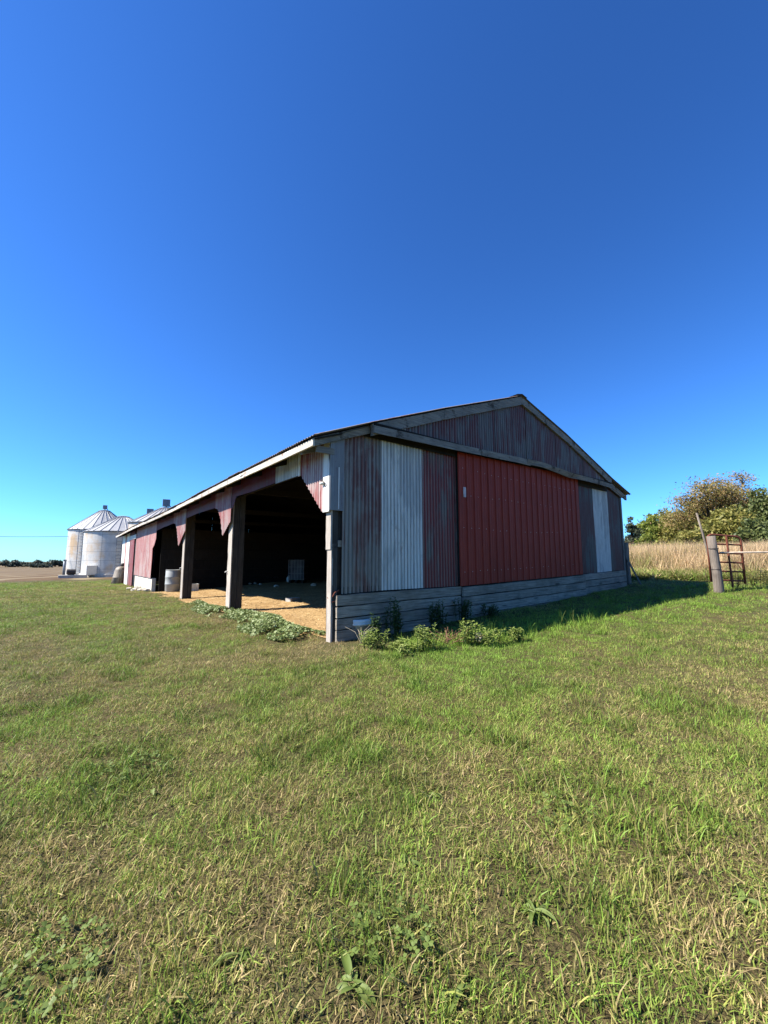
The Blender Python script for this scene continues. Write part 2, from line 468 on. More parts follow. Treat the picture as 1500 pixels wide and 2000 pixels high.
# lower gable wall, one object per sheet
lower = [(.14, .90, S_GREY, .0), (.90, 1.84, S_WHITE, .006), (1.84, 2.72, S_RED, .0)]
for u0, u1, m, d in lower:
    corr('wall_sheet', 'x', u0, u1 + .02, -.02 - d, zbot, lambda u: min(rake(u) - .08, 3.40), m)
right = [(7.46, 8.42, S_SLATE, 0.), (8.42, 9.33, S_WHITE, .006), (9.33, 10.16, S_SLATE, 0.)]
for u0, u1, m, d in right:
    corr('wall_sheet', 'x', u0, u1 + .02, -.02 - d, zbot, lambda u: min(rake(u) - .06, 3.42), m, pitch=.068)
# upper gable, proud of the lower wall
ub = curve([(.56, 3.30), (4.45, 3.40), (9.27, 3.36)])
edges = [.72, 1.34, 2.02, 2.62, 3.22, 3.86, 4.44, 5.02, 5.66, 6.32, 6.98, 7.7, 8.42, 9.05]
for i, (u0, u1) in enumerate(zip(edges[:-1], edges[1:])):
    m = S_WHITE if i == 0 else (S_GREY if i == 12 else S_UP)
    corr('gable_sheet', 'x', u0, u1 + .015, -.15 - .006 * (i % 2), ub, lambda u: rake(u) - .10, m, rows=4, sub=5)
# hidden backing of the gable top so that no light comes through
for u0, u1 in ((.5, 4.8), (4.8, 9.3)):
    MB().add([(u0, -.06, 3.2), (u1, -.06, 3.2), (u1, -.06, rake(u1) - .12), (u0, -.06, rake(u0) - .12)], [(0, 1, 2, 3)]).build('gable_backing', W_DARK, BARN)
# rake boards
def polyboard(name, pts, w, t, mat, y, jit=.004):
    for (a, b) in zip(pts[:-1], pts[1:]):
        n = max(2, int((b[0] - a[0]) / .35)); v = []; f = []
        for i in range(n + 1):
            x = a[0] + (b[0] - a[0]) * i / n; z = a[1] + (b[1] - a[1]) * i / n
            j = [random.uniform(-jit, jit) for _ in range(3)]
            v += [(x, y + j[2], z - w + j[0]), (x, y + j[2], z + j[1]), (x, y + t, z + j[1]), (x, y + t, z - w + j[0])]
            if i:
                k = 4 * (i - 1)
                for q in range(4): f.append((k + q, k + 4 + q, k + 4 + (q + 1) % 4, k + (q + 1) % 4))
        f += [(0, 1, 2, 3), (4*n + 3, 4*n + 2, 4*n + 1, 4*n)]
        mesh_obj(name, v, f, mat, BARN)
polyboard('rake_board', [(-.42, 2.985), (.60, 3.385)], .13, .05, W_RAKE, -.115)
polyboard('rake_board', [(.57, 3.375), (2.25, 4.005), (4.80, 4.915)], .19, .05, W_RAKE, -.215)
polyboard('rake_board', [(4.805, 4.915), (6.9, 4.345), (9.27, 3.545)], .16, .05, W_RAKE, -.215)
polyboard('rake_board', [(9.1, 3.60), (10.5, 3.19)], .14, .05, W_RAKE, -.115)
# the long track cover above the door: two boards, the right one warped
v = MB()
def hood(name, pts, mat, y0, y1, w):
    n = len(pts); v = []; f = []
    for x, z, tw in pts:
        v += [(x, y0 + tw * .4, z - w), (x, y0 - tw, z), (x, y1, z + .02), (x, y1, z - w + .02)]
    for i in range(n - 1):
        k = 4 * i
        for q in range(4): f.append((k + q, k + 4 + q, k + 4 + (q + 1) % 4, k + (q + 1) % 4))
    f += [(0, 1, 2, 3), (4*n - 1, 4*n - 2, 4*n - 3, 4*n - 4)]
    return mesh_obj(name, v, f, mat, BARN)
hood('track_cover', [(.58, 3.345, 0), (1.4, 3.365, 0), (2.4, 3.385, 0), (3.6, 3.42, .004), (4.6, 3.45, .006), (5.0, 3.45, .01)], W_RAKE, -.255, -.19, .125)
hood('track_cover', [(4.86, 3.455, .03), (5.5, 3.475, .01), (6.2, 3.43, .035), (6.75, 3.385, .05), (7.3, 3.40, .02), (8.2, 3.40, .01), (9.25, 3.375, 0)], W_RAKE, -.262, -.19, .115)
hood('track_cover', [(9.22, 3.45, 0), (9.9, 3.27, 0), (10.2, 3.18, 0)], W_RAKE, -.10, -.05, .09)
MB().bar((.60, -.20, 3.375), (9.2, -.20, 3.42), .03, .10, n=10, jit=.004).build('track_cover_ledge', W_DARK, BARN)

# sliding door of ribbed steel panels
DX0, DX1 = 2.72, 7.48
def door_panel(u0, u1, k):
    prof = [(0, 0), (.008, .022), (.026, .022), (.034, 0), (.10, 0), (.104, .004), (.112, .004), (.116, 0), (.165, 0), (.169, .004), (.177, .004), (.181, 0)]
    us = []; u = u0
    while u < u1 - .002:
        for a, d in prof:
            if u + a < u1: us.append((u + a, d))
        u += .2285
    us.append((u1, 0)); v = []; f = []
    for u, d in us:
        zb = zbot(u) + .0; zt = float(np.interp(u, [2.7, 7.5], [3.30, 3.40]))
        for z in (zb, zt): v.append((u, -.095 - d - .0015 * (k % 2), z))
    for i in range(len(us) - 1): f.append((2*i, 2*i + 2, 2*i + 3, 2*i + 1))
    return v, f
door = MB().box((DX0, -.085, .75), (DX1, -.045, 3.28)).build('sliding_door', W_DARK, BARN)
k = 0; u = DX0
while u < DX1 - .05:
    u1 = min(u + .914, DX1); vv, ff = door_panel(u, u1, k)
    mesh_obj('door_panel', vv, ff, DOORRED, door); u = u1; k += 1
b = MB()
for zf, off in ((.10, 0), (.42, .03), (.66, -.02), (.86, .02)):
    x = DX0 + .14
    while x < DX1 - .05:
        if random.random() < .8:
            z = zbot(x) + (3.35 - zbot(x)) * zf + off * math.sin(x) + random.uniform(-.012, .012)
            b.lathe([(0.001, -.004), (.007, -.003), (.008, .0)], 6)
            m0 = len(b.v) - 18
            for i in range(m0, len(b.v)):
                q = b.v[i]; b.v[i] = (x + q[0], -.0985 + q[2], z + q[1])
        x += .2285
b.build('screws', SCREW, door, kind='stuff')
MB().box((2.86, -.108, 2.42), (2.94, -.0975, 2.62)).build('pull_plate', plain('pull_plate', (.48,.40,.39), .6), door, bevel=.008)
MB().bar((DX0 + .01, -.12, 2.0 - .62 + .65), (DX0 + .012, -.12, 3.28), .02, .01, up=(1,0,0))

# base planks, one object each
def planks(x0, x1, ztop, zlow, y, th, hgt):
    k = 0
    z0a, z0b = ztop(x0), ztop(x1)
    while z0a - k * hgt > zlow(x0) or z0b - k * hgt > zlow(x1):
        g0 = .016
        MB().bar((x0, y, z0a - k*hgt - hgt/2), (x1, y + .0015 * (k % 2), z0b - k*hgt - hgt/2), hgt - g0, th, n=12, jit=.005).build('base_plank', W_X, BARN)
        k += 1
low = lambda x: T(x, -.05) - .12
planks(.04, 2.775, lambda x: zbot(x) - .004, low, -.045, .045, .172)
planks(2.79, 7.58, lambda x: zbot(x) - .02, low, -.085, .045, .182)
planks(7.60, 10.22, lambda x: zbot(x) - .004, low, -.045, .045, .172)

for u0, u1 in ((.16, 5.2), (5.2, 10.2)):  # unseen boxes added so no light shows through the plank gaps
    MB().box((u0, -.012, -.3), (u1, .02, zbot(u0) + .1)).build('plank_light_block', W_DARK, BARN)
# posts along the open side: two timbers each
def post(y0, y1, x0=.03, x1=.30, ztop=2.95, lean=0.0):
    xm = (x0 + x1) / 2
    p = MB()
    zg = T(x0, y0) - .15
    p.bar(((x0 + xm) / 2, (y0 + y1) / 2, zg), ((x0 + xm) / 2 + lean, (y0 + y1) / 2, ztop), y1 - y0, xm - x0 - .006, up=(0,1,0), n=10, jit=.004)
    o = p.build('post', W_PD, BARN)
    MB().bar((x0 - .014, (y0 + y1) / 2, zg), (x0 - .014 + lean, (y0 + y1) / 2, ztop), y1 - y0 + .01, .025, up=(0,1,0), n=12, jit=.006).build('sunlit_face_board', W_SUNLIT, o)  # thin pale board that paints the sunlit side of the post
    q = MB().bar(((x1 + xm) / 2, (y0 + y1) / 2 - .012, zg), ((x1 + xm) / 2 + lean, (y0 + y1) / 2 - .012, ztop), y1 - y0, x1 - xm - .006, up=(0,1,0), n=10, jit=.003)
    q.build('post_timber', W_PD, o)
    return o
for yy in (4.70, 9.52):
    o = post(yy, yy + .26)
    # small peg of twine or wire on the sunny face
    zz = 1.0 if yy < 6 else 1.02
    MB().tube([(.03, yy + .2, zz - .05), (-.03, yy + .22, zz - .07), (-.05, yy + .25, zz - .09)], .012, 6).build('twine_peg', W_TRIM, o)
# corner post: lower narrow timber, thicker doubled upper part, block
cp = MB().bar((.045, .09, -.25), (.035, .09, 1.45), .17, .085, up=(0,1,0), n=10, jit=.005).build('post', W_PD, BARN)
MB().bar((-.006, .065, -.25), (-.014, .065, 1.44), .12, .03, up=(0,1,0), n=14, jit=.006).build('sunlit_face_board', W_SUNLIT, cp)
MB().bar((-.03, .075, 1.36), (-.03, .075, 1.96), .14, .03, up=(0,1,0), n=6, jit=.004).build('sunlit_face_board', W_SUNLIT, cp)
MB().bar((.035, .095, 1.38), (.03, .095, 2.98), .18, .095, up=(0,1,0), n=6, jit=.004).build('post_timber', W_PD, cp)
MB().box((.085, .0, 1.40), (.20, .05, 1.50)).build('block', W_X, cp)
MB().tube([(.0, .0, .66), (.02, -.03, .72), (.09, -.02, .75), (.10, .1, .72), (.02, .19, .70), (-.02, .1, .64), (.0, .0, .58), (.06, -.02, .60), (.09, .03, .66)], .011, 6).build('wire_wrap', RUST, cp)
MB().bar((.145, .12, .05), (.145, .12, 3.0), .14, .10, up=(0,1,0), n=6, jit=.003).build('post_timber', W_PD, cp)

# side wall sheets (plane X = 0)
HB = 2.67
def top(u): return 3.12
corr('side_sheet', 'y', .16, .99, -.01, curve([(.16, 1.94), (.26, 1.96), (.60, 2.28), (.99, 2.65)]), top, S_SIDE)
corr('side_sheet', 'y', 1.0, 2.04, -.012, curve([(1.0, 2.66), (2.04, 2.66)]), top, S_WHITE)
MB().box((-.09, .985, 2.64), (-.07, 1.06, 3.1)).build('batten', W_TRIM, BARN)
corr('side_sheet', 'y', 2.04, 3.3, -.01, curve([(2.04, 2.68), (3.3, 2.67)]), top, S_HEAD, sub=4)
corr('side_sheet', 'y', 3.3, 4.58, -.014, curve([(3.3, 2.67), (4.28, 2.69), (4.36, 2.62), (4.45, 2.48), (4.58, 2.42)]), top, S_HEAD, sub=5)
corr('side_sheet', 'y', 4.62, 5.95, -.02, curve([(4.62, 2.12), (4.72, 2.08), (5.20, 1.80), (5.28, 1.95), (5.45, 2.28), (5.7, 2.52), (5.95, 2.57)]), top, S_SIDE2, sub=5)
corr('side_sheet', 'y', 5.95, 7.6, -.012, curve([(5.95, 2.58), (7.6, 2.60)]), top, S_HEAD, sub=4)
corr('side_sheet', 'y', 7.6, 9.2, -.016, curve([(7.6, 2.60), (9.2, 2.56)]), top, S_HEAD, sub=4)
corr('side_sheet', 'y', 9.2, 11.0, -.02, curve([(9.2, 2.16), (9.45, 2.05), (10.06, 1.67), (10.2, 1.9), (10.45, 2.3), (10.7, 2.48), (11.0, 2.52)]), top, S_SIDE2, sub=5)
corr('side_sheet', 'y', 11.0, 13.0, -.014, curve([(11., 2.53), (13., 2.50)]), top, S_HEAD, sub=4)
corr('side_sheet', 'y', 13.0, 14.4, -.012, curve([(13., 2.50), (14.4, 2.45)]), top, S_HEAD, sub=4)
jag = curve([(14.40, 2.12), (14.75, 1.85), (15.1, 1.72), (15.16, .42), (17.0, .42), (20.4, .42)])
for u0, u1 in ((14.4, 15.6), (15.6, 16.8), (16.8, 18.0), (18.0, 19.2), (19.2, 20.3)):
    corr('side_sheet', 'y', u0, u1 + .02, -.014 - .004 * (int(u0 * 10) % 2), jag, top, S_SIDE2 if u0 > 14.5 else S_SIDE, sub=4)
# header timber behind the sheets
MB().bar((.10, .2, 2.86), (.10, 26.6, 2.80), .26, .06, n=24, jit=.003).build('header_beam', W_DARKX, BARN)
# white corner trim wrapping the near corner
ct = MB().box((-.095, -.01, 1.93), (-.075, .17, 3.02)).build('corner_trim', W_TRIM, BARN)
MB().box((-.095, -.045, 1.95), (.15, -.031, 3.08)).build('trim_face', sheet('grey_trim', (.42,.45,.46), (.2,.2,.2), .3, (.1,.1,.11)), ct)
MB().bar((.055, -.05, 1.97), (.055, -.05, 2.62), .012, .012, up=(1,0,0)).build('lamp_conduit', W_TRIM, ct)
MB().lathe([(.001, .02), (.03, .02), (.045, 0), (.03, -.02), (.001, -.02)], 12, (-.11, .17, 2.38)).build('insulator', PLASTIC, ct, True)
MB().tube([(-.10, .20, 2.42), (-.135, .14, 2.43), (-.13, .08, 2.38), (-.10, .09, 2.32)], .008, 6).build('wire_hook', IRON, ct)
# far enclosed part
MB().box((-.02, 15.12, T(0, 15.1) - .2), (.14, 20.3, .41)).build('foundation', CREAM, BARN, bevel=.01)
MB().box((-.11, 20.25, 2.36), (-.07, 23.1, 2.58)).build('lintel', W_TRIM, BARN)
dz = T(0, 22)
sd_ = MB().bar((-.07, 21.75, dz + .02), (-.07, 21.75, 2.34), 1.75, .04, up=(0,1,0), n=4, jit=.004).build('side_door', S_SIDE2, BARN)
MB().box((-.11, 22.4, dz + 1.05), (-.09, 22.5, dz + 1.2)).build('handle', IRON, sd_)
corr('side_sheet', 'y', 20.3, 20.9, .03, -.2, 2.6, S_IN, sub=3)  # near-black sheet standing in for the dark gap beside the door
corr('side_sheet', 'y', 20.9, 23.1, -.012, 2.3, top, S_HEAD, sub=4)
MB().box((-.06, 23.1, dz - .2), (-.01, 24.5, 3.0)).build('white_panel', W_TRIM, BARN)
corr('side_sheet', 'y', 24.5, 25.1, -.008, dz - .2, top, S_SIDE, sub=4)
MB().box((-.05, 25.1, dz - .3), (-.01, 26.8, 3.0)).build('white_panel', W_TRIM, BARN)
# other walls: back, far end, partition
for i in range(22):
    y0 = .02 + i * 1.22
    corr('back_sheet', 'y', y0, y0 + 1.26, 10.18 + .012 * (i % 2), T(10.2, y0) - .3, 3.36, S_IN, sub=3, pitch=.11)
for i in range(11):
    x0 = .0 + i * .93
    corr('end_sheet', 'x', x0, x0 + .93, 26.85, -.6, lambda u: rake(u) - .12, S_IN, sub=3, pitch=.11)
for i in range(6):
    MB().bar((.2, 14.78, .1 + i * .45), (9.9, 14.78, .12 + i * .45), .44, .03, n=3, jit=.003).build('partition_board', W_DARK, BARN)
for j, yy in enumerate((5.0, 9.7)):
    MB().bar((9.95, yy, .2), (9.95, yy, 3.2), .16, .16, up=(0,1,0)).build('inner_post', W_DARK, BARN)
MB().bar((9.9, 5.1, 1.05), (9.9, 14.6, .98), .09, .05, n=4, jit=.004).build('inner_rail', W_DARKX, BARN)
for i in range(9):
    MB().bar((9.85, 5.2 + i * 1.04, .62), (9.85, 6.2 + i * 1.04, .6), .70, .03, n=2).build('bunk_board', W_DARKX, BARN)
# trusses inside
for yy in (4.8, 9.65, 14.6):
    tm = MB().bar((.1, yy, 2.95), (10.1, yy, 3.05), .15, .05).build('truss_chord', W_DARKX, BARN)
    MB().bar((.0, yy, 2.99), (4.75, yy, 4.72), .14, .05).build('truss_rafter', W_DARKX, BARN)
    MB().bar((4.8, yy, 4.72), (10.2, yy, 3.2), .14, .05).build('truss_rafter', W_DARKX, BARN)

# roof: one corrugated sheet after the other, both slopes
def sag(y): return -.006 * y + .02 * math.sin(y * .42) - .01
YR0, YR1 = -.24, 27.1
nsh = 42; wsh = (YR1 - YR0) / nsh
for sidek in (0, 1):
    for i in range(nsh):
        y0 = YR0 + i * wsh; v = []; f = []; n = 36
        lift = random.uniform(0, .006) + .004 * (i % 2)
        xs = [-.47, .56, 2.26, 4.82] if sidek == 0 else [4.80, 6.73, 9.27, 10.56]
        ext = random.uniform(-.02, .02)
        for a in range(n + 1):
            yy = y0 + (wsh + .03) * a / n
            d = .011 * math.sin(2 * math.pi * (yy - y0) / .0814)
            for j, x in enumerate(xs):
                xx = x + (ext if (j == 0 and sidek == 0) or (j == 3 and sidek == 1) else 0)
                v.append((xx, yy, rake(x) + .028 + d + lift + sag(yy) + (-.02 if x == -.47 else 0)))
        for a in range(n):
            for j in range(3):
                q = a * 4 + j; f.append((q, q + 1, q + 5, q + 4))
        mesh_obj('roof_sheet', v, f, S_ROOF, BARN, True)
MB().add([(x, y, rake(4.8) + .05 + (-.05 if abs(x - 4.8) > .05 else 0) + sag(y)) for y in (-.25, 9, 18, 27.1) for x in (4.6, 4.8, 5.0)],
         [(3*i + j, 3*i + j + 1, 3*i + j + 4, 3*i + j + 3) for i in range(3) for j in range(2)]).build('ridge_cap', S_ROOF, BARN)
for xs_ in ((-.36, .56, 2.26, 4.78), (4.82, 6.73, 9.27, 10.4)):  # dark layer added under the roof sheets to keep the interior black
    for k_, (ya, yb) in enumerate(((-.14, 4.8), (4.8, 9.6), (9.6, 14.6), (14.6, 20.6), (20.6, 26.95))):
        MB().add([(x_, y_, rake(x_) - .012 + sag(y_) - (.02 if x_ < 0 else 0)) for y_ in (ya, (ya + yb) / 2, yb - .01) for x_ in xs_],
                 [(4*i + j, 4*i + j + 1, 4*i + j + 5, 4*i + j + 4) for i in range(2) for j in range(3)]).build('roof_darkening_layer', W_DARK, BARN)
# eave fascia boards with gaps and rust, rafter tails
y = -.12
while y < 26.9:
    ln = min(random.uniform(2.6, 4.2), 27.0 - y)
    MB().bar((-.425, y, 2.92 + sag(y)), (-.425, y + ln - .01, 2.92 + sag(y + ln)), .10, .03, n=8, jit=.005).build('fascia_board', W_FASC, BARN)
    y += ln
for i in range(22):
    yy = .35 + i * 1.22
    MB().bar((-.40, yy, 2.88 + sag(yy)), (.08, yy, 3.05 + sag(yy)), .09, .045).build('rafter_tail', W_DARKX if i else W_RAKE, BARN)
MB().box((-.34, -.05, 2.80), (-.03, -.02, 2.90)).build('lookout', W_RAKE, BARN)
MB().bar((-.41, .1, 2.965), (.05, .1, 3.13), .02, .5).build('soffit_board', W_DARK, BARN)
for px0, px1 in ((5.0, 5.0),):
    pass
# right-hand corner trim
MB().box((10.16, -.05, .62), (10.26, -.005, 3.2)).build('corner_trim', W_Z, BARN)

# ------------------------------------------------------------------ things in the barn and along its side
def lathe_thing(name, label, cat, loc, prof, mat, group=None, extra=None, seg=24):
    t = thing(name, label, cat, loc, 0, group)
    MB().lathe(prof, seg).build('body', mat, t, True)
    return t
p = (.55, 13.75, T(.55, 13.75) + .012)
t = thing('barrel', 'tall pale plastic barrel just inside the barn beyond the far post', 'barrel', p)
MB().lathe([(.0, .0), (.25, 0), (.28, .03), (.29, .30), (.30, .31), (.29, .33), (.29, .58), (.30, .60), (.29, .62), (.285, .86), (.27, .88)], 28).build('body', GREYPL, t, True)
MB().lathe([(.27, .865), (.29, .87), (.29, .90), (.265, .90), (.26, .85), (0.001, .85)], 28).build('rim', GREYPL, t, True)
p = (1.25, 13.4, T(1.25, 13.4) + .012)
t = thing('crate', 'small pale slatted crate on the barn floor beside the barrel', 'crate', p)
for a in range(5):
    MB().box((-.2 + a * .082, -.16, 0), (-.13 + a * .082, -.145, .30)).build('slat', PLASTIC, t)
MB().box((-.2, -.14, 0), (.2, .14, .02)).build('bottom', PLASTIC, t)
MB().box((-.2, .145, 0), (.2, .16, .3)).build('back', PLASTIC, t)
for sx in (-.205, .195): MB().box((sx, -.14, 0), (sx + .012, .14, .3)).build('side', PLASTIC, t)
def bucket(loc, label, h=.36, s=1):
    t = thing('bucket', label, 'bucket', loc, random.uniform(0, 3), 'white buckets at the back of the barn')
    MB().lathe([(0.001, 0), (.125, 0), (.148, h), (.16, h), (.16, h - .04), (.148, h - .045), (.14, h - .005), (.12, .01), (0.001, .01)], 20).build('body', PLASTIC, t, True)
    MB().tube([(.15 * math.cos(a), .15 * math.sin(a), h - .05 - .12 * math.sin(a)) for a in np.linspace(0, math.pi, 9)], .004, 5).build('handle', IRON, t)
for px, py, lb in ((526, 1136, 'white plastic bucket on the barn floor, left of the two'), (539, 1136, 'white plastic bucket on the barn floor, right of the two')):
    q = on_ground(px, py); bucket((q[0], q[1], q[2] + .012), lb)
q = on_ground(582, 1138)
t = thing('tote_tank', 'caged white liquid tote standing on a pallet deep in the dark barn', 'tote', (q[0], q[1], q[2] + .012), R(-38))
MB().box((-.34, -.45, .15), (.34, .45, 1.08)).build('tank', DARKPL, t, bevel=.06)
for a in range(6):
    x = -.36 + a * .144
    MB().tube([(x, -.48, .13), (x, -.48, 1.1)], .012, 6).build('cage_bar', CAGE, t)
for zz in (.16, .45, .75, 1.08):
    MB().tube([(-.36, -.48, zz), (.36, -.48, zz), (.36, .48, zz), (-.36, .48, zz), (-.36, -.48, zz)], .012, 6).build('cage_ring', CAGE, t)
for a in range(3): MB().box((-.35 + a * .29, -.48, 0), (-.25 + a * .29, .48, .13)).build('pallet_block', W_DARKX, t)
q = on_ground(567, 1137)
t = thing('jug', 'small white jug on the barn floor just left of the caged tote', 'jug', (q[0] - .1, q[1], q[2] + .012))
MB().lathe([(0.001, 0), (.09, 0), (.10, .02), (.10, .20), (.04, .28), (.03, .32), (0.001, .32)], 16).build('body', PLASTIC, t, True)
MB().tube([(.05, 0, .27), (.12, 0, .26), (.12, 0, .16), (.1, 0, .14)], .012, 6).build('handle', PLASTIC, t)
q = on_ground(572, 1175)
t = thing('concrete_block', 'pale concrete block lying at the edge of the sunlit barn floor', 'block', (q[0], q[1], q[2] + .01), R(20))
MB().box((-.20, -.10, 0), (.20, -.07, .10)).build('face_shell', CONC, t, bevel=.006)
MB().box((-.20, .07, 0), (.20, .10, .10)).build('face_shell', CONC, t, bevel=.006)
for a in (-.2, -.015, .17): MB().box((a, -.071, .001), (a + .03, .071, .099)).build('web', CONC, t)
# rubble lumps inside
for i, (px, py) in enumerate(((487, 1142), (497, 1141), (509, 1143), (613, 1145), (540, 1147))):
    q = on_ground(px, py); r = random.uniform(.07, .13)
    v = []; f = []
    m = MB().lathe([(0.001, -.3 * r), (.9 * r, 0), (r, .35 * r), (.6 * r, .8 * r), (0.001, .9 * r)], 9)
    m.v = [(a + random.uniform(-.2, .2) * r, b + random.uniform(-.2, .2) * r, c) for a, b, c in m.v]
    o = m.build('rubble_lump', STONE, None); o.location = (q[0], q[1], q[2] + .02)
    tag(o, 'pale lump of rubble on the dark barn floor', 'rubble', 'rubble lumps inside the barn')
# rock heap under the pink wall
for i in range(7):
    yy = 15.3 + i * .42; xx = -.16 - .20 * (i % 3); r = random.uniform(.12, .22)
    m = MB().lathe([(0.001, -.3 * r), (.9 * r, -.1 * r), (r, .25 * r), (.6 * r, .55 * r), (0.001, .6 * r)], 9)
    m.v = [(a + random.uniform(-.25, .25) * r, b + random.uniform(-.25, .25) * r, c) for a, b, c in m.v]
    o = m.build('rock', STONE, None); o.location = (xx, yy, T(xx, yy) + .03)
    tag(o, 'pale rock in the low heap against the pink barn wall', 'rock', 'rocks against the barn wall')
# rusty leaning tank roll at the far end
q = on_ground(229, 1141)
t = thing('drum', 'battered cream and rust drum leaning at the far end of the barn', 'drum', q, R(20))
m = MB().lathe([(0.001, 0), (.33, 0), (.35, .02), (.36, .4), (.37, .41), (.36, .43), (.36, .85), (.34, 1.0), (.22, 1.08), (0.001, 1.1)], 20)
m.v = [(a + .22 * c, b, c) for a, b, c in m.v]
m.build('body', sheet('rusty_cream', (.55,.48,.38), (.10,.07,.05), .5, (.05,.035,.025), spot=.6), t, True)
m = MB().lathe([(0.001, 1.06), (.12, 1.06), (.14, 1.22), (.08, 1.3), (0.001, 1.3)], 12); m.v = [(a + .25, b, c) for a, b, c in m.v]
m.build('cap', IRON, t, True)
MB().tube([(.1, -.36, .0), (.2, -.37, .5), (.3, -.34, .95)], .03, 7).build('pipe', RUST, t)

# ------------------------------------------------------------------ grain bins
def grain_bin(label, px, dist, r, eave_py, peak_py, cap, ladder_a, extras=()):
    p = along(px, dist)
    ez = height_at(p, px, eave_py); pz = height_at(p, px, peak_py)
    to_cam = math.atan2(CAM[1] - p[1], CAM[0] - p[0])
    t = thing('grain_bin', label, 'grain bin', p, to_cam, 'grain bins beyond the barn')
    prof = [(r, .3)]; z = .3; k = 0
    while z < ez:
        z += .085; k += 1; prof.append((r + (.014 if k % 2 else -.014), min(z, ez)))
    MB().lathe(prof, 56).build('wall', BINW, t, True)
    MB().lathe([(0.001, .38), (r + .12, .38), (r + .14, .30), (r + .14, -.4)], 40).build('slab', CONC, t)
    n = 28; rt = .16 * r
    wv = []; a0 = math.pi / n
    def P(rr, a, dz=0):
        zz = pz - (pz - ez) * (rr - rt) / (r + .12 - rt)
        return (rr * math.cos(a), rr * math.sin(a), zz + dz)
    fr = [P(rt, -a0), P(r + .12, -a0), P(r + .12, a0 * .86), P(rt, a0 * .86), P(rt, a0 * .9, .06), P(r + .12, a0 * .9, .06), P(rt, a0, .06), P(r + .12, a0, .06), P(rt, a0), P(r + .12, a0)]
    me = None
    for i in range(n):
        if me is None:
            o = mesh_obj('roof_panel', fr, [(0, 1, 2, 3), (3, 2, 5, 4), (4, 5, 7, 6), (6, 7, 9, 8)], BINR, t); me = o.data
        else:
            o = bpy.data.objects.new('roof_panel', me); C.objects.link(o); o.parent = t
        o.rotation_euler = (0, 0, 2 * math.pi * i / n)
    MB().lathe([(rt + .03, pz - .05), (rt + .03, pz + .07), (rt * .5, pz + .13), (0.001, pz + .15)], 24).build('collar', BINR, t)
    MB().lathe([(r + .03, ez - .08), (r + .13, ez - .02), (r + .13, ez + .02)], 56).build('eave_ring', BLUEDK, t)
    if cap:
        s, hh = cap
        MB().tube([(0, 0, pz + .1), (0, 0, pz + .1 + hh)], .06, 6).build('cap_post', IRON, t)
        MB().box((-s, -s, pz + .1 + hh), (s, s, pz + .1 + hh + 2.0 * s)).build('cap', BLUEDK, t, bevel=.03)
        MB().bar((0, s, pz + .15 + hh), (r * .45, s * 2.4, pz + .02 - (pz - ez) * .36), .05, .05).build('cap_brace', IRON, t)
    for a in ladder_a:
        lad = MB(); c, s_ = math.cos(a), math.sin(a)
        for w in (-.24, .24):
            lad.tube([((r + .14) * c - w * s_, (r + .14) * s_ + w * c, .3), ((r + .14) * c - w * s_, (r + .14) * s_ + w * c, ez + .05)], .03, 5)
        z = .5
        while z < ez:
            lad.tube([((r + .14) * c + .24 * s_, (r + .14) * s_ - .24 * c, z), ((r + .14) * c - .24 * s_, (r + .14) * s_ + .24 * c, z)], .02, 4); z += .33
        for z in (.8, ez * .5, ez - .3):
            lad.bar((r * c, r * s_, z), ((r + .14) * c, (r + .14) * s_, z), .05, .05)
        lad.build('ladder', IRON if a > 0 else BLUEDK, t)
    return t, p, r, ez
B1, p1, r1, e1 = grain_bin('farthest left grain bin with a dark roof cap, a wire running to it', 197, 58, 3.25, 1037, 998, (.22, .15), [-.62])
B2, p2, r2, e2 = grain_bin('nearest white grain bin with a flat roof collar, partly behind the barn', 235, 50, 3.2, 1041, 1010, None, [-.05])
grain_bin('grain bin peeking over the barn eave with a raised square cap', 318, 45, 3.0, 1024, 993, (.33, .12), [])
grain_bin('grain bin mostly behind the barn, its dark square cap on a thin post', 287, 66, 3.0, 1030, 1010, (.42, .22), [])
# fan and unload tube at the foot of the left bins
q = along(176, 47.5)
t = thing('bin_fan', 'pale boxy bin fan standing between the two left grain bins', 'fan', (q[0], q[1], q[2]), R(25))
MB().box((-.45, -.4, .3), (.45, .4, 1.2)).build('housing', PLASTIC, t, bevel=.04)
MB().lathe([(.0, -.02), (.34, -.02), (.37, 0), (.37, .06), (.33, .06), (.30, .0)], 20).build('intake_ring', BLUEDK, t).matrix_local = Matrix.Translation((.47, 0, .75)) @ Matrix.Rotation(R(90), 4, 'Y')
for a in (-.45, .35): MB().box((a, -.4, 0), (a + .1, .4, .35)).build('foot', IRON, t)
q = along(141, 47)
t = thing('motor', 'dark electric motor on a pale plinth in front of the left bin', 'motor', q)
MB().box((-.9, -.4, -.1), (1.2, .5, .34)).build('plinth', CONC, t, bevel=.02)
m = MB().tube([(-.35, 0, .62), (-.3, 0, .62), (.3, 0, .62), (.36, 0, .62)], [.16, .24, .24, .14], 14); m.build('casing', IRON, t)
MB().box((-.25, -.15, .34), (.25, .15, .42)).build('base', IRON, t)
q = along(127, 52)
t = thing('vent_stack', 'short dark pipe standing left of the bins against the sky', 'pipe', q)
MB().tube([(0, 0, 0), (0, 0, 1.7)], .12, 10).build('pipe', BLUEDK, t, True)
MB().lathe([(.12, 1.68), (.15, 1.70), (.15, 1.78), (0.001, 1.82)], 12).build('cap', BLUEDK, t)
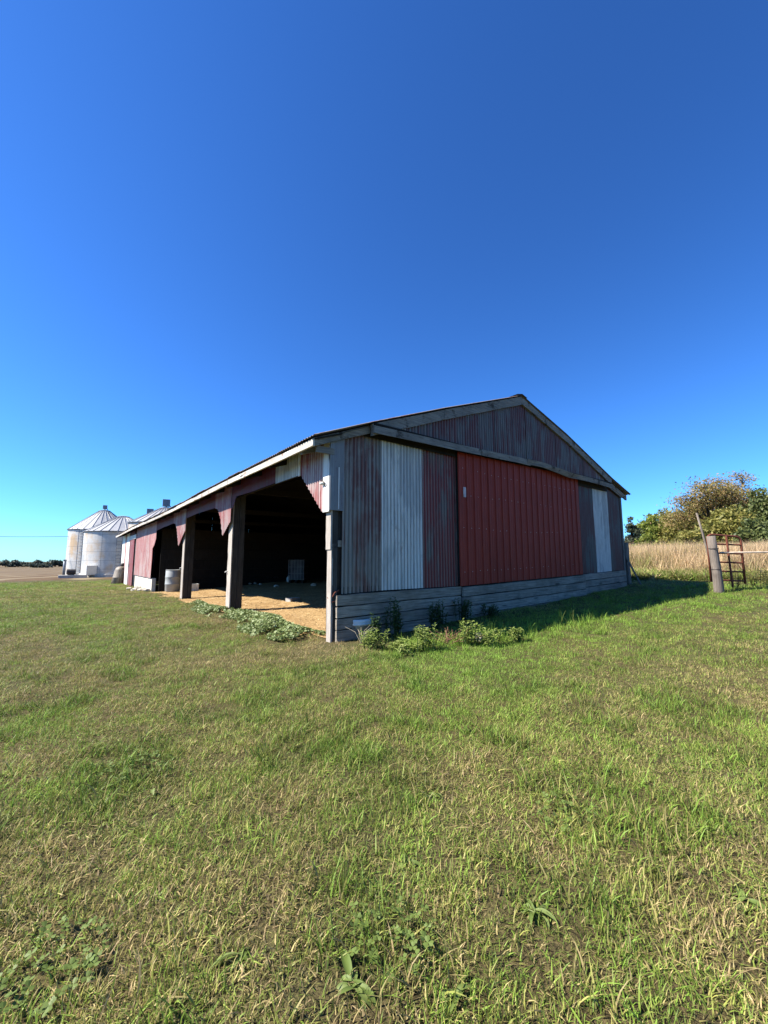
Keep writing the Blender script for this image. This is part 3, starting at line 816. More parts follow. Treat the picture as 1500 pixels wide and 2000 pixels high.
# power line and its pole (the pole stands outside the picture)
pp = along(-420, 62)
t = thing('utility_pole', 'wooden utility pole left of the farmyard carrying the service wire', 'pole', pp)
MB().tube([(0, 0, -.5), (0, 0, 5.2)], [.16, .11], 10).build('pole', W_Z, t)
MB().bar((-.6, 0, 4.8), (.6, 0, 4.8), .1, .08).build('crossarm', W_X, t)
a = Vector((p1[0] - r1 * .93, p1[1] - .6, p1[2] + height_at(p1, 134, 1048))); b_ = Vector((pp[0], pp[1], pp[2] + 4.9))
pts = [a.lerp(b_, s) - Vector((0, 0, 1.6 * s * (1 - s))) for s in np.linspace(0, 1, 24)]
tag(MB().tube(pts, .022, 5).build('power_line', IRON, None), 'thin dark service wire crossing the sky to the left bin', 'wire')

# ------------------------------------------------------------------ fence, gate and posts on the right
gp = on_ground(1405, 1158)
gx, gy, gz = gp
right = np.array([fy, -fx])             # camera right on the ground
GP = thing('gate_post', 'thick weathered round wooden gate post with two wire bands', 'post', gp)
m = MB().tube([(.0, 0, -.3), (-.005, 0, .1), (-.02, .0, .6), (-.045, .01, 1.05), (-.075, .01, 1.42)], [.115, .108, .10, .098, .092], 18)
m.v = [(x * (1 + .03 * math.sin(9 * math.atan2(y, x))), y * (1 + .03 * math.sin(7 * math.atan2(y, x))), z) for x, y, z in m.v]
m.v = [(x * right[0] * 1 - y * right[1], x * right[1] + y * right[0], z) for x, y, z in m.v]
m.build('trunk', W_POST, GP, True)
for z, off in ((.58, -.021), (1.10, -.048)):
    MB().lathe([(.102, -.012), (.109, 0), (.102, .012)], 20, (off * right[0], off * right[1], z)).build('wire_band', IRON, GP)
# pipe gate
GA = thing('pipe_gate', 'narrow rusty red pipe gate with rounded top leaning by the gate post', 'gate', (gx + right[0] * .25 + fx * .22, gy + right[1] * .25 + fy * .22, gz), math.atan2(right[1], right[0]))
gw, g0, g1 = .86, .26, 1.47
rr = .12
pts = [(-.25, 0, g0), (-.25, 0, g1 - rr)] + [(-.25 + rr - rr * math.cos(a), 0, g1 - rr + rr * math.sin(a)) for a in np.linspace(.2, R(90), 5)]
pts += [(gw - .25 - rr + rr * math.sin(a), 0, g1 - .05 - rr + rr * math.cos(a)) for a in np.linspace(0, R(90), 5)] + [(gw - .25, 0, g0 - .05)]
MB().tube(pts, .027, 10).build('frame', RUST, GA, True)
for z in (.30, .53, .76, .99, 1.22):
    MB().tube([(-.25, 0, z + .01), (gw - .25, 0, z - .02)], .021, 8).build('cross_bar', RUST, GA)
MB().tube([(.26, -.03, .12), (.22, -.03, 1.44)], .024, 8).build('upright', RUST, GA)
# light rail that runs off to the right, with the post that carries its far end
RL = thing('fence_rail', 'slim pale wooden rail running right from the gate post', 'rail', (gx, gy, gz))
e = right * 5.2 + np.array([fx, fy]) * .4
MB().tube([(right[0] * .12 + .0, right[1] * .12, 1.0), (e[0] * .5, e[1] * .5, 1.03), (e[0], e[1], T(gx + e[0], gy + e[1]) - gz + .88)], .021, 8).build('rail', plain('pale_rail', (.42,.34,.26), .7), RL, True)
fp = (gx + e[0], gy + e[1], T(gx + e[0], gy + e[1]))
t = thing('fence_post', 'round wooden fence post at the far end of the rail', 'post', fp)
MB().tube([(0, 0, -.3), (0, 0, 1.25)], [.1, .09], 14).build('trunk', W_POST, t)
# leaning stick behind the gate post
b0 = gp + np.array([right[0] * .20 + fx * .25, right[1] * .20 + fy * .25, 0]); b0[2] = T(b0[0], b0[1])
ST = thing('leaning_stick', 'thin pale pole leaning left behind the round gate post', 'pole', b0)
hh = 2.02
MB().tube([(0, 0, -.05), (-right[0] * .13, -right[1] * .13, hh * .3), (-right[0] * .28, -right[1] * .28, hh * .72), (-right[0] * .40, -right[1] * .40, hh)], [.03, .03, .026, .02], 8).build('pole', W_POST, ST, True)
# square post at the barn corner with pipe and prop
cpz = T(10.62, .12)
t = thing('corner_fence_post', 'dark square fence post at the right corner of the barn', 'post', (10.62, .12, cpz), R(4))
MB().bar((0, 0, -.2), (-.02, 0, 1.28), .24, .22, up=(0,1,0), n=8, jit=.008).build('timber', W_Z, t)
MB().box((-.17, -.11, .78), (-.10, .09, 1.27)).build('cleat', W_Z, t)
t = thing('metal_stake', 'thin dark stake rising above the square corner post', 'stake', (10.42, .05, T(10.42, .05)))
MB().tube([(0, 0, -.1), (.01, 0, 2.0)], .03, 7).build('stake', IRON, t)
t = thing('prop_stick', 'slanting grey stick propped against the square corner post', 'stick', (10.62, -.28, T(10.62, -.28)))
MB().bar((.06, 0, -.02), (-.26, .28, .92), .045, .03, n=3, jit=.002).build('stick', W_Z, t)

# ------------------------------------------------------------------ vegetation tools
def blades(n, rad, lmin, lmax, wmin, wmax, lean, bend, seed, segs=3, power=1.0):
    r = np.random.default_rng(seed); V = []; F = []; A = []; H = []
    for i in range(n):
        a = r.uniform(0, 6.283); d = rad * math.sqrt(r.uniform()) ; x, y = d * math.cos(a), d * math.sin(a)
        Ln = r.uniform(lmin, lmax); w = r.uniform(wmin, wmax); dr = r.uniform(0, 6.283)
        th = min(abs(r.normal(0, lean)), 1.25); bd = r.uniform(.2, 1) * bend; tw = dr + math.pi / 2 + r.normal(0, .5)
        px, py, pz = x, y, -.01; k = len(V); rv = r.uniform(); hv = r.uniform()
        for s in range(segs + 1):
            wd = w * (1 - (s / segs) ** 1.6) if s < segs else 0
            if s < segs:
                V += [(px - wd / 2 * math.cos(tw), py - wd / 2 * math.sin(tw), pz), (px + wd / 2 * math.cos(tw), py + wd / 2 * math.sin(tw), pz)]; A += [rv, rv]; H += [hv, hv]
            else: V.append((px, py, pz)); A.append(rv); H.append(hv)
            st = Ln / segs; px += st * math.sin(th) * math.cos(dr); py += st * math.sin(th) * math.sin(dr); pz += st * math.cos(th)
            th = min(th + bd / segs, 1.5)
        for s in range(segs - 1): F.append((k + 2*s, k + 2*s + 1, k + 2*s + 3, k + 2*s + 2))
        F.append((k + 2*segs - 2, k + 2*segs - 1, k + 2*segs))
    return V, F, A, H

def hidden_collection(name, specs, mat):
    col = bpy.data.collections.new(name)
    for i, sp in enumerate(specs):
        V, F, A, H = sp
        me = bpy.data.meshes.new(f'{name}_{i:02d}'); me.from_pydata(V, [], F); me.materials.append(mat)
        add_float_attr(me, 'rnd', A); add_float_attr(me, 'hue', H)
        me.update(); o = bpy.data.objects.new(f'{name}_{i:02d}', me); col.objects.link(o)
    return col

def scatter(name, pts, rot, scl, vid, tone, col, label, cat, lum=None):
    me = bpy.data.meshes.new(name); me.from_pydata([tuple(p) for p in pts], [], [])
    a = me.attributes.new('rot', 'FLOAT_VECTOR', 'POINT'); a.data.foreach_set('vector', np.asarray(rot, np.float32).ravel())
    a = me.attributes.new('scl', 'FLOAT_VECTOR', 'POINT'); a.data.foreach_set('vector', np.asarray(scl, np.float32).ravel())
    a = me.attributes.new('vid', 'INT', 'POINT'); a.data.foreach_set('value', np.asarray(vid, np.int32))
    add_float_attr(me, 'tone', tone)
    add_float_attr(me, 'lum', np.ones(len(pts)) if lum is None else lum)
    o = bpy.data.objects.new(name, me); C.objects.link(o)
    ng = bpy.data.node_groups.new(name, 'GeometryNodeTree')
    ng.interface.new_socket('Geometry', in_out='INPUT', socket_type='NodeSocketGeometry')
    ng.interface.new_socket('Geometry', in_out='OUTPUT', socket_type='NodeSocketGeometry')
    N = ng.nodes; gi = N.new('NodeGroupInput'); go = N.new('NodeGroupOutput')
    ci = N.new('GeometryNodeCollectionInfo'); ci.inputs['Collection'].default_value = col
    ci.inputs['Separate Children'].default_value = True; ci.inputs['Reset Children'].default_value = True
    ip = N.new('GeometryNodeInstanceOnPoints'); ip.inputs['Pick Instance'].default_value = True
    def na(nm, ty):
        q = N.new('GeometryNodeInputNamedAttribute'); q.data_type = ty; q.inputs['Name'].default_value = nm; return q.outputs['Attribute']
    er = N.new('FunctionNodeEulerToRotation')
    lk = ng.links.new
    lk(gi.outputs[0], ip.inputs['Points']); lk(ci.outputs[0], ip.inputs['Instance'])
    lk(na('vid', 'INT'), ip.inputs['Instance Index']); lk(na('rot', 'FLOAT_VECTOR'), er.inputs[0]); lk(er.outputs[0], ip.inputs['Rotation'])
    lk(na('scl', 'FLOAT_VECTOR'), ip.inputs['Scale']); lk(ip.outputs[0], go.inputs[0])
    md = o.modifiers.new('scatter', 'NODES'); md.node_group = ng
    o['kind'] = 'stuff'; o['label'] = label; o['category'] = cat
    return o

def vnoise(x, y, s, seed=0):               # smooth value noise in numpy
    x = np.asarray(x) * s + 100.3 + seed * 17.1; y = np.asarray(y) * s + 57.7 + seed * 9.3
    xi = np.floor(x).astype(int); yi = np.floor(y).astype(int); xf = x - xi; yf = y - yi
    h = lambda a, b: (np.sin(a * 127.1 + b * 311.7 + seed * 3.7) * 43758.5453) % 1.0
    u = xf * xf * (3 - 2 * xf); w = yf * yf * (3 - 2 * yf)
    return (h(xi, yi) * (1 - u) + h(xi + 1, yi) * u) * (1 - w) + (h(xi, yi + 1) * (1 - u) + h(xi + 1, yi + 1) * u) * w

def seg_dist(x, y, a, b):
    ax, ay = a; bx, by = b; dx, dy = bx - ax, by - ay
    t = np.clip(((x - ax) * dx + (y - ay) * dy) / (dx * dx + dy * dy), 0, 1)
    return np.hypot(x - ax - t * dx, y - ay - t * dy)

# ------------------------------------------------------------------ lawn
LAWN = grass_mat('lawn_blades', ((.34,.25,.125), (.33,.27,.11)), ((.25,.25,.065), (.17,.225,.04)), (.18,.29,.042))
lawn_col = hidden_collection('lawn_tuft',
    [blades(34, .075, .018, .052, .0026, .0058, .75, 1.9, 100 + i) for i in range(5)] +
    [blades(30, .08, .022, .06, .0022, .0045, 1.0, 1.3, 200 + i) for i in range(4)] +
    [blades(16, .06, .05, .115, .004, .008, .8, 1.8, 300 + i, 4) for i in range(2)], LAWN)
def wedge_points(n_near, falloff, d0, d1, half=R(62), gamma=1.3):
    # polar sampling around the camera: density constant to d0, thinning beyond
    ds = np.linspace(.3, d1, 4000); w = ds * np.minimum(1, (d0 / ds) ** gamma); cdf = np.cumsum(w); tot = cdf[-1] * (ds[1] - ds[0])
    n = int(n_near * 2 * half * tot); cdf /= cdf[-1]
    d = np.interp(rng.uniform(size=n), cdf, ds); a = FWD + rng.uniform(-half, half, n)
    return CAM[0] + d * np.cos(a), CAM[1] + d * np.sin(a), d
x, y, d = wedge_points(760, 1, 3.0, 46, gamma=1.35)
for args in ((420, 1, 3.0, 7.5, math.pi, 1.35), (200, 1, 3.0, 40, R(88), 1.35)):      # the lawn goes on beside and behind the viewer
    x2, y2, d2 = wedge_points(*args)
    da = np.abs((np.arctan2(y2 - CAM[1], x2 - CAM[0]) - FWD + math.pi) % (2 * math.pi) - math.pi)
    m2 = da > R(62)
    x, y, d = np.concatenate([x, x2[m2]]), np.concatenate([y, y2[m2]]), np.concatenate([d, d2[m2]])
inside = (x > -.02 + .12 * np.sin(y * 2.1)) & (x < 10.3) & (y > -.06) & (y < 27)
tall_zone = (np.hypot(x - CAM[0], y - CAM[1]) > 19) & (x > 12)
bare = seg_dist(x, y, (-.05, -.15), (.5, -.6)) < .28
keep = ~inside & ~tall_zone & ~(bare & (rng.uniform(size=len(x)) < .75)) & ~((y > 33) & (x < 8))
# the doorway edge is worn
edge = (x > -.45) & (x < .1) & (y > 0) & (y < 15)
keep &= ~(edge & (rng.uniform(size=len(x)) < .35))
x, y, d = x[keep], y[keep], d[keep]
n = len(x)
lush = np.exp(-(seg_dist(x, y, (1.2, -1.5), (14, -2.6)) / 1.5) ** 2) * .42
lush += np.exp(-(seg_dist(x, y, (-8, 12), (-9, 30)) / 7) ** 2) * .18
n1 = vnoise(x, y, .55, 1); n2 = vnoise(x, y, 1.7, 2); n3 = vnoise(x, y, 5.5, 3)
tone = .49 + lush + (n1 - .5) * .34 + (n2 - .5) * .36 + (n3 - .5) * .32
tone += .22 * np.exp(-(seg_dist(x, y, (.7, -.95), (4.2, -1.7)) / .6) ** 2)
tone -= np.exp(-(np.hypot(x + .15, y + .35) / .6) ** 2) * .5
near_wall = np.exp(-(seg_dist(x, y, (.55, -.95), (4.2, -1.7)) / .42) ** 2)
n4 = vnoise(x, y, 9.0, 12); n5 = vnoise(x, y, 3.3, 14)
hgt = .55 + .75 * n4 * (.5 + n5) + .3 * (n2 - .3) + 1.5 * near_wall + .45 * np.exp(-(seg_dist(x, y, (3, -1.6), (11, -2.6)) / 1.1) ** 2)
dark = (n5 > .68) & (n4 > .35)                        # darker, coarser clumps
tone = tone + .16 * dark
lum = np.clip(1.06 + .55 * (n4 - .5) + rng.normal(0, .12, n), .5, 1.4) * np.where(dark, .72, 1.0)
vid = rng.integers(0, 9, n); lg = rng.uniform(size=n) < (.02 + .16 * near_wall + .22 * dark); vid[lg] = rng.integers(9, 11, lg.sum())
sz = 1.0 + np.clip((d - 6) / 16, 0, 1.6)
scl = np.stack([sz, sz, hgt * (1 + np.clip((d - 10) / 40, 0, .5)) * rng.uniform(.6, 1.4, n)], 1)
rot = np.stack([rng.normal(0, .16, n), rng.normal(0, .16, n), rng.uniform(0, 6.283, n)], 1)
scatter('lawn_grass', np.stack([x, y, terrain(x, y)], 1), rot, scl, vid, tone, lawn_col, 'mown green and straw coloured grass covering the yard', 'grass', lum)

# straw litter on the barn floor
STRAW = leafy('straw_litter', [(.20,.12,.05), (.40,.27,.125), (.48,.35,.18)], .1)
V = []; F = []; A = []
for i in range(5200):
    xx, yy = random.uniform(-.15, 3.4), random.uniform(.2, 14); a = random.uniform(0, 6.3); l = random.uniform(.03, .11); w = .004
    z = T(xx, yy) + .018 + random.uniform(0, .012); k = len(V); c, s = math.cos(a), math.sin(a)
    V += [(xx - s*w, yy + c*w, z), (xx + s*w, yy - c*w, z), (xx + c*l + s*w, yy + s*l - c*w, z + random.uniform(0, .02)), (xx + c*l - s*w, yy + s*l + c*w, z + .01)]
    F.append((k, k + 1, k + 2, k + 3)); A += [random.random()] * 4
o = mesh_obj('straw_litter', V, F, STRAW, None, False, 'stuff'); add_float_attr(o.data, 'rnd', A)
tag(o, 'loose straw scattered over the barn floor', 'straw')

# ------------------------------------------------------------------ broad-leaved plants
def leaf_shape(Ln, w, bend, fold=.15, n=4):      # points of one leaf along +x, rising in z
    pts = []; x = z = 0; th = bend[0]
    for i in range(n + 1):
        t = i / n; ww = w * (math.sin(math.pi * min(1, t * .92 + .06)) ** .8)
        if i == n: ww = 0.0005
        pts.append(((x, -ww / 2, z + fold * ww), (x, 0, z), (x, ww / 2, z + fold * ww)))
        x += Ln / n * math.cos(th); z += Ln / n * math.sin(th); th += (bend[1] - bend[0]) / n
    V = [q for p in pts for q in p]; F = []
    for i in range(n):
        for j in (0, 1): F.append((3*i + j, 3*i + 3 + j, 3*i + 4 + j, 3*i + 1 + j))
    return V, F
ROSETTE = leafy('rosette_leaf', [(.09,.135,.025), (.14,.19,.042), (.20,.25,.08)], .3)
ros_meshes = []
for i in range(5):
    V, F = leaf_shape(.13 + .02 * i, .052 + .008 * (i % 3), (R(34 - 4 * i), R(-45 + 6 * i)), .3, 5)
    me = bpy.data.meshes.new('leaf'); me.from_pydata(V, [], F); me.materials.append(ROSETTE); add_float_attr(me, 'rnd', [random.random()] * len(V))
    me.polygons.foreach_set('use_smooth', [True] * len(me.polygons)); ros_meshes.append(me)
weed_spots = [(690, 1935, 1.25, 11, 'broad-leaved rosette weed at the bottom edge of the lawn, slightly left of centre'),
              (765, 1835, 1.15, 12, 'clover clump in the near lawn, just above the bottom centre weed'),
              (1050, 1790, 1.3, 12, 'large green weed rosette in the near lawn right of centre'),
              (850, 1560, 1.0, 9, 'small weed rosette in the lawn halfway towards the barn wall'),
              (265, 1505, 1.35, 11, 'clover clump in the left of the lawn, in a green patch'),
              (300, 1560, 1.0, 8, 'smaller weed rosette just below the left green patch'),
              (365, 1270, 1.5, 7, 'lone broad-leaved weed in the dry lawn before the open barn'),
              (1100, 1595, 1.2, 12, 'clover clump in the lawn right of centre'),
              (1460, 1770, 1.2, 10, 'leafy weed rosette at the right edge of the lawn'),
              (470, 1880, 1.0, 8, 'weed rosette in the near lawn left of the bottom centre'),
              (100, 1900, 1.2, 10, 'clover clump in the bottom left corner of the lawn'),
              (905, 1940, 1.2, 9, 'pale weed rosette at the bottom of the lawn right of centre'),
              (790, 1690, .9, 9, 'small dark weed rosette in the centre of the near lawn')]
clover_me = bpy.data.meshes.new('leaf')
V = []; F = []
for k3 in range(3):
    a3 = k3 * 2.094; c3, s3 = math.cos(a3), math.sin(a3); k = len(V)
    for u, w in ((0, 0), (.008, .008), (.016, .010), (.021, .006), (.019, 0), (.021, -.006), (.016, -.010), (.008, -.008)):
        V.append((u * c3 - w * s3, u * s3 + w * c3, .05 + u * .2 - abs(w) * .1))
    F += [(k, k + i, k + i + 1) for i in range(1, 7)]
V += [(-.001, 0, 0), (.001, 0, 0), (0, .0, .05)]; F.append((len(V) - 3, len(V) - 2, len(V) - 1))
clover_me.from_pydata(V, [], F); clover_me.materials.append(ROSETTE); add_float_attr(clover_me, 'rnd', [.3] * len(V))
for j, (px, py, s, nl, lb) in enumerate(weed_spots):
    q = on_ground(px, py)
    t = thing('clover_clump' if 'clover' in lb else 'rosette_weed', lb, 'weed', (q[0], q[1], q[2] + .004), random.uniform(0, 6), 'weeds scattered in the lawn')
    if 'clover' in lb:
        for i in range(60):
            o = bpy.data.objects.new('leaf', clover_me); C.objects.link(o); o.parent = t
            a = random.uniform(0, 6.3); r_ = .13 * s * math.sqrt(random.random()); k = random.uniform(.45, .85)
            o.location = (r_ * math.cos(a), r_ * math.sin(a), 0); o.scale = (k, k, k); o.rotation_euler = (random.uniform(-.4, .4), random.uniform(-.4, .4), a)
        continue
    wx = random.uniform(.55, 1.0)
    for i in range(nl):
        o = bpy.data.objects.new('leaf', random.choice(ros_meshes)); C.objects.link(o); o.parent = t
        o.rotation_euler = (random.uniform(-.5, .5), random.uniform(.0, .55), i * 2.4 + random.uniform(-.5, .5))
        k = .36 * s * random.uniform(.5, 1.2); o.scale = (k * random.uniform(.9, 1.3), k * wx, k); o.location = (random.uniform(-.015, .015), random.uniform(-.015, .015), random.uniform(-.005, .015))

def leaf_cloud(name, mat, parent, items, kind=None):
    # items: list of (pos, dir yaw, pitch, length, width, droop)
    V = []; F = []; A = []
    for p, yaw, pit, ln, w, dr in items:
        v, f = leaf_shape(ln, w, (pit, pit - dr), .2, 3); k = len(V); c, s = math.cos(yaw), math.sin(yaw); r = random.random()
        V += [(p[0] + c*a - s*b, p[1] + s*a + c*b, p[2] + d) for a, b, d in v]; F += [tuple(i + k for i in q) for q in f]; A += [r] * len(v)
    o = mesh_obj(name, V, F, mat, parent, False, kind); add_float_attr(o.data, 'rnd', A)
    return o
POKE = leafy('weed_leaf', [(.12,.18,.035), (.22,.29,.06), (.34,.38,.13)], .4)
YEL2 = leafy('dry_weed_leaf', [(.14,.15,.04), (.26,.25,.08), (.38,.33,.15)], .35)
POKED = leafy('shaded_weed_leaf', [(.03,.065,.02), (.05,.09,.028), (.07,.11,.04)], .3)  # darker leaf copy, shade put into the colour of wall-side weeds; stems too
def leafy_weed(x, y, h, spread, ns, label, mat=POKE, ll=.11, lw=.032, group='leafy weeds along the gable wall', nlv=16):
    z0 = T(x, y); t = thing('leafy_weed', label, 'weed', (x, y, z0), 0, group)
    st = MB(); items = []
    for i in range(ns):
        a = random.uniform(0, 6.3); r0 = spread * random.uniform(.0, .7); hh = h * random.uniform(.6, 1.05)
        b0 = Vector((r0 * math.cos(a), r0 * math.sin(a), -.02)); tp = b0 + Vector((random.uniform(-.3, .3) * spread, random.uniform(-.3, .3) * spread, hh))
        md_ = (b0 + tp) / 2 + Vector((random.uniform(-.03, .03), random.uniform(-.03, .03), 0))
        st.tube([b0, md_, tp], [.006, .005, .003], 5)
        for j in range(nlv):
            s = .25 + .75 * (j + random.random()) / nlv
            p = b0.lerp(md_, s * 2) if s < .5 else md_.lerp(tp, s * 2 - 1)
            items.append((p, j * 2.4 + random.uniform(-.4, .4), R(random.uniform(5, 55)), ll * random.uniform(.6, 1.2) * (1.15 - .5 * s), lw * random.uniform(.7, 1.2), R(random.uniform(30, 80))))
    st.build('stem', POKED, t); leaf_cloud('foliage', mat, t, items)
    return t
def wpos(px, py): q = on_ground(px, py); return q[0], q[1]
for px, py, h, sp, ns, lb in ((725, 1268, .27, .30, 13, 'sunlit bushy weed in front of the white tub by the gable corner'),
                              (832, 1272, .36, .30, 14, 'tall sunlit weed between the two other weeds by the gable wall'),
                              (780, 1274, .20, .34, 13, 'low sunlit weed right of the white tub'),
                              (915, 1262, .40, .16, 9, 'sunlit leafy weed right of the red brush pile by the gable'),
                              (955, 1262, .26, .32, 12, 'thin sunlit weed at the edge of the barn shadow'),
                              (1005, 1254, .22, .3, 10, 'rightmost sunlit weed at the edge of the barn shadow')):
    x_, y_ = wpos(px, py); leafy_weed(x_, y_, h, sp, ns, lb, POKE, .105, .026)
for X_, h, sp, ns, lb in ((.55, .42, .20, 10, 'shaded weed climbing the base planks near the gable corner'),
                          (1.0, .62, .28, 16, 'dark shaded weed against the base planks behind the tub'),
                          (1.9, .50, .30, 16, 'dark shaded weed before the planks under the red sheet'),
                          (2.6, .45, .28, 14, 'dark shaded weed by the joint of the base planks'),
                          (3.3, .30, .3, 12, 'low shaded weed under the left end of the sliding door')):
    leafy_weed(X_, -.30, h, sp * .8, ns, lb, POKED, .10, .035)
# mallow patch in the doorway
MALLOW = leafy('mallow_leaf', [(.08,.125,.032), (.16,.21,.065), (.29,.33,.15)], .25)
V = []; F = []; A = []
def round_leaf(p, r, nx, ny):
    k = len(V); nrm = Vector((nx, ny, 1)).normalized(); a = nrm.cross(Vector((0, 1, 0))).normalized(); b = nrm.cross(a)
    V.append(tuple(Vector(p) - nrm * r * .18)); rv = random.random(); A.append(rv); ph = random.uniform(0, 6)
    for i in range(8):
        t = ph + i / 8 * 6.283; q = Vector(p) + (a * math.cos(t) + b * math.sin(t)) * r * (1 + .1 * math.sin(3 * t)); V.append(tuple(q)); A.append(rv)
    for i in range(7): F.append((k, k + 1 + i, k + 2 + i))
cnt = 0
while cnt < 6500:
    xx, yy = random.uniform(-1.1, .75), random.uniform(.3, 7.2)
    c = -.15 - .12 * math.sin(yy * 1.4); w = .42 * (1 if yy < 4.4 else .8) * (.3 + 1.25 * float(vnoise(xx, yy, .9, 5)))
    if abs(xx - c) > w or (4.2 < yy < 4.6): continue
    if float(vnoise(xx, yy, 2.7, 8)) < .25: continue
    e_ = 1 - (abs(xx - c) / w) ** 2
    h = (.02 + .12 * e_) * random.uniform(.35, 1)
    round_leaf((xx, yy, T(xx, yy) + h), random.uniform(.014, .03), random.uniform(-1.0, .8), random.uniform(-.9, .9)); cnt += 1
o = mesh_obj('mallow_patch', V, F, MALLOW, None, False, 'stuff'); add_float_attr(o.data, 'rnd', A)
tag(o, 'pale green round-leaved ground cover along the open barn doorway', 'ground cover')

# junk by the gable corner
q = on_ground(716, 1252); q[0] += .05
t = thing('tub', 'white plastic tub half hidden by weeds at the gable corner', 'tub', (q[0], q[1] + .35, T(q[0], q[1] + .35)))
MB().lathe([(.001, .0), (.15, 0), (.21, .20), (.235, .20), (.24, .285), (.22, .29), (.215, .21), (.14, .02), (0.001, .02)], 28).build('body', PLASTIC, t, True)
MB().lathe([(.236, .20), (.245, .21), (.245, .225), (.236, .235)], 28).build('rim', PLASTIC, t, True)
tt = (q[0] + .12, q[1] + .42, T(q[0], q[1] + .4))
t = thing('white_pipe', 'short white pipe poking up over the tub', 'pipe', tt)
MB().tube([(.32, -.05, .22), (.02, .0, .37), (-.10, .02, .43)], .012, 8).build('tube', PLASTIC, t)
MB().tube([(-.06, .01, .41), (-.075, .01, .36)], .018, 8).build('elbow', PLASTIC, t)
t = thing('plank_scrap', 'pale flat scrap board lying in the weeds by the gable', 'board', (q[0] + .78, q[1] + .5, T(q[0] + .78, q[1] + .5) + .10), R(-25))
MB().box((-.28, -.09, 0), (.28, .09, .03)).build('board', W_TRIM, t, bevel=.004)
MB().box((-.2, -.08, -.12), (-.14, .08, 0)).build('leg', W_Z, t)
MB().box((.14, -.08, -.12), (.2, .08, 0)).build('leg', W_Z, t)
q = on_ground(937, 1252)
m = MB().lathe([(.001, -.05), (.07, 0), (.075, .04), (.05, .10), (.02, .13), (.001, .135)], 9)
m.v = [(a + random.uniform(-.02, .02), b + random.uniform(-.02, .02), c) for a, b, c in m.v]
o = m.build('pale_rock', STONE, None); o.location = q
tag(o, 'pale upright rock among the weeds in front of the sliding door', 'rock')
# dead red-brown brush
BR = MB(); x_, y_ = wpos(885, 1255)
t = thing('dead_brush', 'low heap of reddish dead twigs among the weeds by the gable', 'brush', (x_, y_, T(x_, y_)))
for i in range(60):
    a = random.uniform(0, 6.3); r_ = random.uniform(.05, .3); b0 = (random.uniform(-.25, .25), random.uniform(-.2, .2), random.uniform(0, .05))
    BR.tube([b0, (b0[0] + r_ * math.cos(a), b0[1] + r_ * math.sin(a), b0[2] + random.uniform(.02, .16))], .004, 4, False)
BR.build('twigs', plain('dead_twig', (.16,.075,.05), .9), t)
# dry stalks at the corner post
DS = MB(); t = thing('dry_stalks', 'small tuft of dry pale stalks at the foot of the corner post', 'grass tuft', (.28, -.35, T(.28, -.35)))
for i in range(16):
    a = random.uniform(0, 6.3); l = random.uniform(.1, .32); th = random.uniform(.1, .8)
    DS.tube([(0, 0, -.01), (l * .5 * math.sin(th) * math.cos(a), l * .5 * math.sin(th) * math.sin(a), l * .55), (l * math.sin(th * 1.5) * math.cos(a), l * math.sin(th * 1.5) * math.sin(a), l * .8)], [.004, .004, .002], 4, False)
DS.build('stalks', plain('dry_stalk', (.48,.40,.27), .8), t)

# ------------------------------------------------------------------ tall dry field grass and green verge on the right
TALL = grass_mat('tall_grass_blades', ((.52,.375,.22), (.43,.31,.165)), ((.33,.27,.12), (.24,.25,.07)), (.15,.23,.035), .25)
tall_col = hidden_collection('tall_tuft', [blades(34, .22, .65, 1.25, .008, .018, .16, .55, 400 + i, 4) for i in range(6)] +
                             [blades(40, .2, .3, .7, .012, .03, .4, 1.0, 500 + i, 3) for i in range(3)], TALL)
n = 9000
a = R(51.79) - np.radians(rng.uniform(22, 62, n)); d = np.sqrt(rng.uniform(18.0 ** 2, 44 ** 2, n))
d0_ = 18.5 + 1.5 * np.sin(np.degrees(a) * .4); x, y = CAM[0] + d * np.cos(a), CAM[1] + d * np.sin(a)
k = (d > d0_) & ~((x < 12) & (y > -1)); x, y, d, a, d0_ = x[k], y[k], d[k], a[k], d0_[k]
n = len(x); front = np.clip((d - d0_) / 2.5, 0, 1)
tone = .12 + .45 * (1 - front) * rng.uniform(.3, 1.2, n) + (vnoise(x, y, .5, 4) - .5) * .45
vid = rng.integers(0, 6, n); fr = rng.uniform(size=n) > front + .15; vid[fr] = rng.integers(6, 9, fr.sum())
s = (.55 + .45 * front) * rng.uniform(.8, 1.15, n) * (.72 + .5 * vnoise(x, y, .45, 6))
scatter('tall_dry_grass', np.stack([x, y, terrain(x, y)], 1), np.stack([rng.normal(0, .06, n), rng.normal(0, .06, n), rng.uniform(0, 6.3, n)], 1),
        np.stack([np.full(n, 1.3), np.full(n, 1.3), s], 1), vid, tone, tall_col, 'tall straw coloured field grass beyond the gate', 'grass', np.clip(1 + .6 * (vnoise(x, y, 1.6, 21) - .5) + rng.normal(0, .14, n), .5, 1.4))
# green weeds at the foot of the fence and the verge
n = 1500
a = R(51.79) - np.radians(rng.uniform(24, 60, n)); d = rng.uniform(17.0, 19.8, n); x, y = CAM[0] + d * np.cos(a), CAM[1] + d * np.sin(a)
k = ~((x < 11) & (y > -.6)) & (vnoise(x, y, .7, 9) > .25); x, y = x[k], y[k]; n = len(x)
scatter('verge_weeds', np.stack([x, y, terrain(x, y)], 1), np.stack([rng.normal(0, .1, n), rng.normal(0, .1, n), rng.uniform(0, 6.3, n)], 1),
        np.stack([np.full(n, 1.2), np.full(n, 1.2), rng.uniform(.25, .6, n)], 1), rng.integers(6, 9, n), .75 + rng.normal(0, .18, n), tall_col, 'green weeds along the edge of the field grass', 'weeds')
